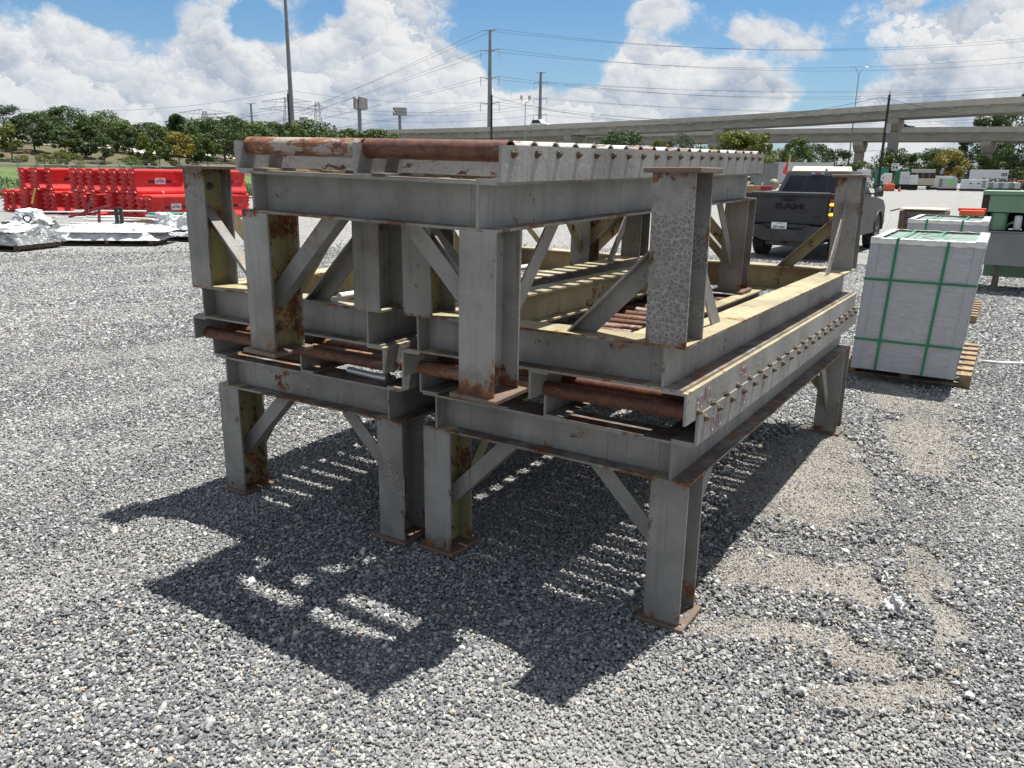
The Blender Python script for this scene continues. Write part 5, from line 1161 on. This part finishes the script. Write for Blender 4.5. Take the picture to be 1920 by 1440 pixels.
# wires
def wire(label, a, b_, sag, r=.042, k=26):
    a, b_ = Vector(a), Vector(b_); pts = [a.lerp(b_, i/k)-Vector((0, 0, sag*4*(i/k)*(1-i/k))) for i in range(k+1)]
    tag(MB().tube(pts, r, 4).build('power_wire', m_wire), label, 'wire', 'overhead power wires')
def wp(u, v, d): q = spot(u, d, v); return Vector((q.x, q.y, zat(u, v, d)))
lev = ['earth', 'earth', 'top arm', 'top arm', 'middle arm', 'middle arm', 'lowest arm', 'lowest arm']; si = ['left', 'right']
for i, q in enumerate(ATT['B']):
    wire(f'power wire going left from the {lev[i]} {si[i%2]} end of the tall transmission pole', q, wp(430-18*i, 262+6*(i//2), 520), 1.5)
    wire(f'power wire going right from the {lev[i]} {si[i%2]} end of the tall transmission pole', q, wp(2050, (58, 64, 92, 104, 150, 158, 205, 212)[i], 330), 5.5)
for i, q in enumerate(ATT['C'][2:]): wire(f'power wire running right from the {lev[i+2]} {si[i%2]} end of the farther transmission pole', q, wp(2100, (150, 156, 196, 203, 236, 240)[i], 420), 4)
for i, (v0, v1) in enumerate(((196, 168), (212, 200), (216, 206), (228, 222))): wire(('highest', 'second highest', 'third highest', 'lowest')[i]+' long wire over the bank trees at left', wp(-80, v0, 300), wp(546, v1, 300), 4, .05); 
for i, (v0, v1) in enumerate(((170, 183), (193, 197), (199, 203), (210, 216), (232, 242))): wire(('highest', 'second highest', 'third highest', 'fourth highest', 'lowest')[i]+' long wire crossing the sky between steel mast and transmission pole', wp(548, v0, 300), wp(1000, v1, 330), 3, .05)
wire('service wire from the dark pole to the leaning pole, drooping', wp(921, 180, 118), wp(1652, 182, 112), 3.2, .03); wire('service wire from the leaning pole out to the right', wp(1652, 182, 112), wp(2000, 226, 130), .8, .03)
wire('low service wire over the yard trees at right', wp(1300, 268, 140), wp(1645, 282, 112), .8, .025)
# ------------------------------------------------------------------ far yard: generators, trailers, signs
m_gen = simple('generator_white', (.58, .60, .61), .4, 0, .05, .8, dirt=((.45, .44, .42), .3)); m_gng = simple('generator_grey', (.42, .43, .44), .45, 0, .06, 1); m_yel = simple('generator_yellow', (.50, .27, .025), .45, 0, .1, 1)
m_tealp = simple('trailer_teal', (.010, .19, .15), .4, 0, .08, .6); m_grn = simple('container_green', (.012, .15, .055), .4, 0, .08, .6); m_cream = simple('trailer_cream', (.47, .43, .32), .5, 0, .06, .6); m_lim = simple('lime_label', (.12, .75, .08), .5); m_roof = simple('metal_roof', (.62, .61, .58), .4, 0, .05, .5)
def span(u0, u1, d): return (spot(u1, d)-spot(u0, d)).length
def face(u, d): p = spot(u, d); return p, math.atan2(p.y-CAM.y, p.x-CAM.x)-math.pi/2
def generator(label, u0, u1, vt, d, m, louv=3, door=True, extra=None, skid=.35):
    uc = (u0+u1)/2; p, a = face(uc, d); w = span(u0, u1, d); h = zat(uc, vt, d); dp = min(w*.5, 2.4)
    t = thing('generator_set', label, 'generator', p, (0, 0, a), 'generators lined up at the far side of the yard')
    MB().box(-w/2, w/2, 0, dp, skid+.002, h).build('housing', m, t, bevel=.06, seg=2)
    MB().box(-w/2-.05, w/2+.05, .05, dp, .05, skid).build('skid', m_dark, t)
    for k in range(louv):
        z = skid+.25+(h-skid-.4)*k/max(1, louv); lw_ = min(.9, w*.16)
        MB().box(-lw_, 0, -.03, .0, z, z+(h-skid)*.18).build('louvre', m_mgrey, t).location.x = w/2-.15 if extra != 'left' else -w/2+.15+lw_
    if door:
        for x in (-.18, .12): MB().box(x*w, x*w+.24*w, -.025, -.003, skid+.12, h-.12).build('door', m, t, bevel=.01)
        for x in (-.16, .14): MB().box(x*w, x*w+.10*w, -.045, -.027, skid+(h-skid)*.5, skid+(h-skid)*.5+.16).build('marking_strip', m_ink, t)
    MB().cyl((w*.3, dp*.5, h), (w*.3, dp*.5, h+.35), .09, n=8).build('exhaust_stack', m_mgrey, t)
    return t, w, h
t, w, h = generator('low white generator with dark skid beside the engines', 1803, 1853, 336, 144, m_gen); 
put('lettering', text_mesh('lettering', 'GEN SET', .01, m_ink, .001), t, (0, .5, .5)) if False else None
generator('long white generator container with three dark louvres', 1817, 1890, 318.5, 161, m_gen)
t, w, h = generator('grey generator with a bright green label', 1761, 1797, 333.5, 146, m_gng, 4, False, 'left'); MB().box(.05, .75, -.03, -.003, h*.55, h*.55+.6).build('label_plate', m_lim, t)
generator('white generator behind the grey one with the green label', 1745, 1792, 330, 156, m_gen, 2); generator('yellow generator standing tall behind the white ones', 1769, 1794, 315.5, 164, m_yel, 2)
generator('white cabinet on a dark trailer frame beside the cream trailer', 1705.5, 1722, 328.5, 141, m_gen, 0, False, None, .9); generator('pale blue white cabinet before the green container', 1688, 1705, 322.5, 144, m_gen, 0, True, None, .9)
generator('white box unit left of the teal trailer', 1606, 1632, 318, 152, m_gen, 1); 
def trailer(label, u0, u1, vt, d, m, wheels=True, windows=0, logo=False):
    uc = (u0+u1)/2; p, a = face(uc, d); w = span(u0, u1, d); h = zat(uc, vt, d); t = thing('site_trailer', label, 'trailer', p, (0, 0, a), 'trailers at the far side of the yard')
    MB().box(-w/2, w/2, 0, 2.4, .75, h).build('body', m, t, bevel=.05, seg=2); MB().box(-w/2, w/2, .2, 2.2, .6, .748).build('chassis', m_dark, t)
    for x in (-w*.28, w*.28): MB().cyl((x, .05, .36), (x, .35, .36), .36, n=14).build('wheel', m_tyre, t)
    for k in range(windows):
        x = -w*.4+w*.8*k/max(1, windows-1); MB().box(x-.45, x+.45, -.03, -.002, h*.58, h*.58+.9).build('window', m_win, t)
    MB().box(-w/2-.05, w/2+.05, -.06, 2.46, h+.002, h+.12).build('roof', m_roof if m == m_cream else m, t)
    for k in range(int(w/.8)): MB().box(-w/2+.3+k*.8, -w/2+.36+k*.8, -.02, -.002, .8, h-.05).build('side_rib', m, t)
    if logo:
        g_ = MB(); g_.rings([(.55, -.045), (.55, -.022)], 20, 0, 'y'); o = g_.build('round_logo', m_white, t); o.location = (w*.22, 0, h*.58); MB().prism([(-.35, -.05), (-.1, .12), (.1, .0), (.38, .14), (.1, -.18)], -.055, -.046, 'y').build('logo_mark', m_ink, o, recalc=True)
    return t
trailer('teal trailer with a white round logo near the number sign', 1640, 1665, 316, 138, m_tealp, logo=True); trailer('dark green ribbed container trailer behind the white cabinets', 1677, 1709, 319, 154, m_grn); trailer('cream site trailer with windows and pale roof', 1708, 1753, 318.5, 153, m_cream, windows=4)
trailer('long white box trailer behind the pickup', 1425, 1560, 305.5, 150, m_gen); trailer('grey box trailer above the end of the top rollers', 1408, 1458, 306.5, 140, m_mgrey)
# light tower and number sign
p, a = face(1665, 131); t = thing('sign_panel', 'blank white panel on legs left of the number sign post', 'sign', p, (0, 0, a)); wv = span(1657, 1673, 131); h = zat(1665, 325, 131)
MB().box(-wv/2, wv/2, 0, .08, h-1.5, h).build('panel', m_white, t, bevel=.02); 
for x in (-wv*.4, wv*.35): MB().box(x, x+.07, .02, .08, 0, h-1.502).build('leg', m_lat, t)
p, a = face(1676, 132); t = thing('number_sign', 'white square sign reading 54 on a thin post', 'sign', p, (0, 0, a)); h = zat(1676, 306, 132)
MB().box(-.48, .48, 0, .05, h-1.02, h-.04).build('panel', m_white, t, bevel=.01); MB().box(-.04, .04, .052, .12, 0, h-.1).build('post', m_wpole, t)
put('number', text_mesh('number', '54', .66, m_ink, .004, sx=1.15, bold=.02), t, (0, -.006, h-.64), (R(90), 0, 0)); MB().box(-.22, .22, -.006, -.001, h-.21, h-.11).build('caption', m_ink, t)
for i, u in enumerate((1665.5, 1675)):
    p, a = face(u, 130); t = thing('orange_barrel_box', 'orange plastic barrier box at the foot of the sign, '+('left' if i == 0 else 'right')+' one', 'barrier', p, (0, 0, a), 'orange boxes under the sign')
    MB().box(-.38, .38, 0, .5, 0, .95).build('shell', m_orange, t, bevel=.07, seg=2); MB().rings([(.2, .94), (.2, .99), (.12, 1.04)], 14, M=Matrix.Translation((0, .25, 0))).build('cap', m_orange, t, smooth=40); MB().box(-.3, .3, -.02, -.003, .1, .18).build('foot_slot', m_maroon, t)
p, a = face(1690, 128); t = thing('traffic_cone', 'pink red traffic cone right of the orange boxes', 'cone', p)
mb = MB(); mb.rings([(.19, .05), (.15, .22), (.10, .48), (.05, .72), (.03, .74)], 16); mb.build('cone_body', m_redp, t, smooth=40); MB().box(-.24, .24, -.24, .24, 0, .048).build('base', m_redp, t, bevel=.01); mb = MB(); mb.rings([(.118, .40), (.098, .50)], 16, caps=False); mb.build('reflective_band', m_white, t, smooth=True)
# engines on skids
for i, (u, w) in enumerate(((1866, 1.6), (1884, 1.7), (1905, 1.8))):
    p, a = face(u, 150); t = thing('engine_skid', ('left', 'middle', 'right')[i]+' engine skid with finned radiator behind the green machine', 'engine', p, (0, 0, a), 'engine skids behind the green machine'); h = zat(u, 337, 150)
    MB().box(-w/2, w/2, 0, 1.4, .05, .45).build('skid', m_dark, t, bevel=.03); MB().box(-w*.45, -w*.05, .1, 1.2, .452, h*.8).build('engine_block', m_mgrey, t, bevel=.06); MB().box(0, w*.45, .1, .9, .452, h*.75).build('radiator', m_gng, t, bevel=.02)
    for k in range(6): MB().box(.05+k*.11, .09+k*.11, .06, .098, .5, h*.72).build('fin', m_gen, t)
    MB().tube([(-w*.3, .5, h*.8), (-w*.2, .5, h*1.0), (0, .45, h*1.03), (w*.15, .4, h*.8)], .13, 8).build('intake_duct', m_blk, t, smooth=True)
    MB().cyl((-w*.4, .6, h*.8), (-w*.4, .6, h*1.15), .08, n=8).build('exhaust_stack', m_rust, t)
p, a = face(1915, 155); o = MB().box(-1.6, 1.6, 0, 1.5, 1.55, 1.75).build('red_beam', m_redp, bevel=.03); o.location = p; o.rotation_euler = (0, 0, a); tag(o, 'faded red steel beam over the engines at the right edge', 'beam')
# white roofed sheds
def shed(label, u0, u1, v0, v1, d, m):
    uc = (u0+u1)/2; p, a = face(uc, d); w = span(u0, u1, d); h0, h1 = zat(uc, v1, d), zat(uc, v0, d); t = thing('shed', label, 'shed', p, (0, 0, a))
    MB().box(-w/2, w/2, 0, 14, 0, h0).build('wall', m_cream, t); MB().prism([(-.4, h0+.003), (7, h1), (14.4, h0+.003)], -w/2-.3, w/2+.3, 'x').build('roof', m, t, recalc=True)
    for k in range(3): MB().box(-w*.35+k*w*.3, -w*.35+k*w*.3+2.0, -.06, -.003, .1, 2.6).build('door', m_mgrey, t)
shed('white roofed shed among trees behind the cream trailer', 1694, 1735, 308, 318, 235, m_roof); shed('low shed with cream roof behind the pickup cab', 1488, 1592, 311, 320.5, 120, simple('cream_roof', (.62, .55, .36), .6, 0, .05, .5))
# odds behind the pickup bed
p, a = face(1431, 58); t = thing('drum_reel', 'dark half round equipment cover behind the pickup bed', 'equipment cover', p, (0, 0, a))
MB().prism([(.62*math.cos(math.pi*i/14), 1.05+.62*math.sin(math.pi*i/14)) for i in range(15)], 0, .9, 'y').build('cover', m_mgrey, t, recalc=True); MB().box(-.62, .62, .0, .9, .2, 1.048).build('base', m_mgrey, t); MB().box(-.06, .06, -.02, -.003, 1.2, 1.4, 0).build('emblem', m_white, t)
p, a = face(1452, 60); t = thing('tank', 'rusty tan tank beside the dark equipment cover', 'tank', p, (0, 0, a)); mb = MB(); mb.rings([(.1, -.1), (.33, 0), (.38, .1), (.38, 1.4), (.33, 1.5), (.1, 1.6)], 18, 0, 'y', Matrix.Translation((0, 0, 1.25))); mb.build('shell', simple('tan_tank', (.26, .22, .165), .6, 0, .2, 2), t, smooth=50)
for y in (.2, 1.2): MB().box(-.3, .3, y, y+.15, 0, .78).build('cradle', m_mgrey, t)
p, a = face(1412, 42); t = thing('cardboard_box', 'brown cardboard box seen over the pickup bed', 'box', p, (0, 0, a)); m_card = simple('cardboard', (.30, .17, .08), .8, 0, .15); MB().box(-.42, .42, 0, .6, .4, 1.32).build('carton', m_card, t, bevel=.01); MB().box(-.5, .5, -.05, .7, 0, .398).build('stand', m_oldwood, t)
p, a = face(1438, 43); t = thing('plastic_crate', 'dark red crate beside the brown box over the pickup bed', 'crate', p, (0, 0, a)); MB().box(-.30, .30, 0, .5, .4, 1.24).build('crate_body', simple('crimson_plastic', (.28, .02, .05), .5), t, bevel=.015); MB().box(-.33, .33, -.03, .53, 1.242, 1.30).build('rim', m_redp, t); MB().box(-.4, .4, -.05, .6, 0, .398).build('stand', m_oldwood, t)
# red flags on whips
for u, v0, d, l in ((1478, 289, 36, 'red pennant flag on a whip beside the pickup roof'), (1112, 263, 60, 'red pennant flag showing above the row of rollers')):
    p, a = face(u, d); h = zat(u, v0, d); t = thing('pennant_flag', l, 'flag', p, (0, 0, a)); MB().cyl((0, 0, 0), (0, 0, h), .018, n=6).build('whip', m_white, t)
    nv = 10; vs = []
    for i in range(nv+1):
        f = i/nv; yy = .05*math.sin(f*6); vs += [(-.02-.42*f*.55, yy, h-.12-.62*f), (-.02-.05*f, yy*.5, h-.10-.75*f)]
    vs2 = [(x, y+.006, z) for x, y, z in vs]; k_ = len(vs); fs = [(2*i, 2*i+1, 2*i+3, 2*i+2) for i in range(nv)]; MB().add(vs+vs2, fs+[tuple(k_+j for j in reversed(f)) for f in fs]).build('pennant', simple('flag_red', (.68, .05, .035), .6), t, smooth=True)
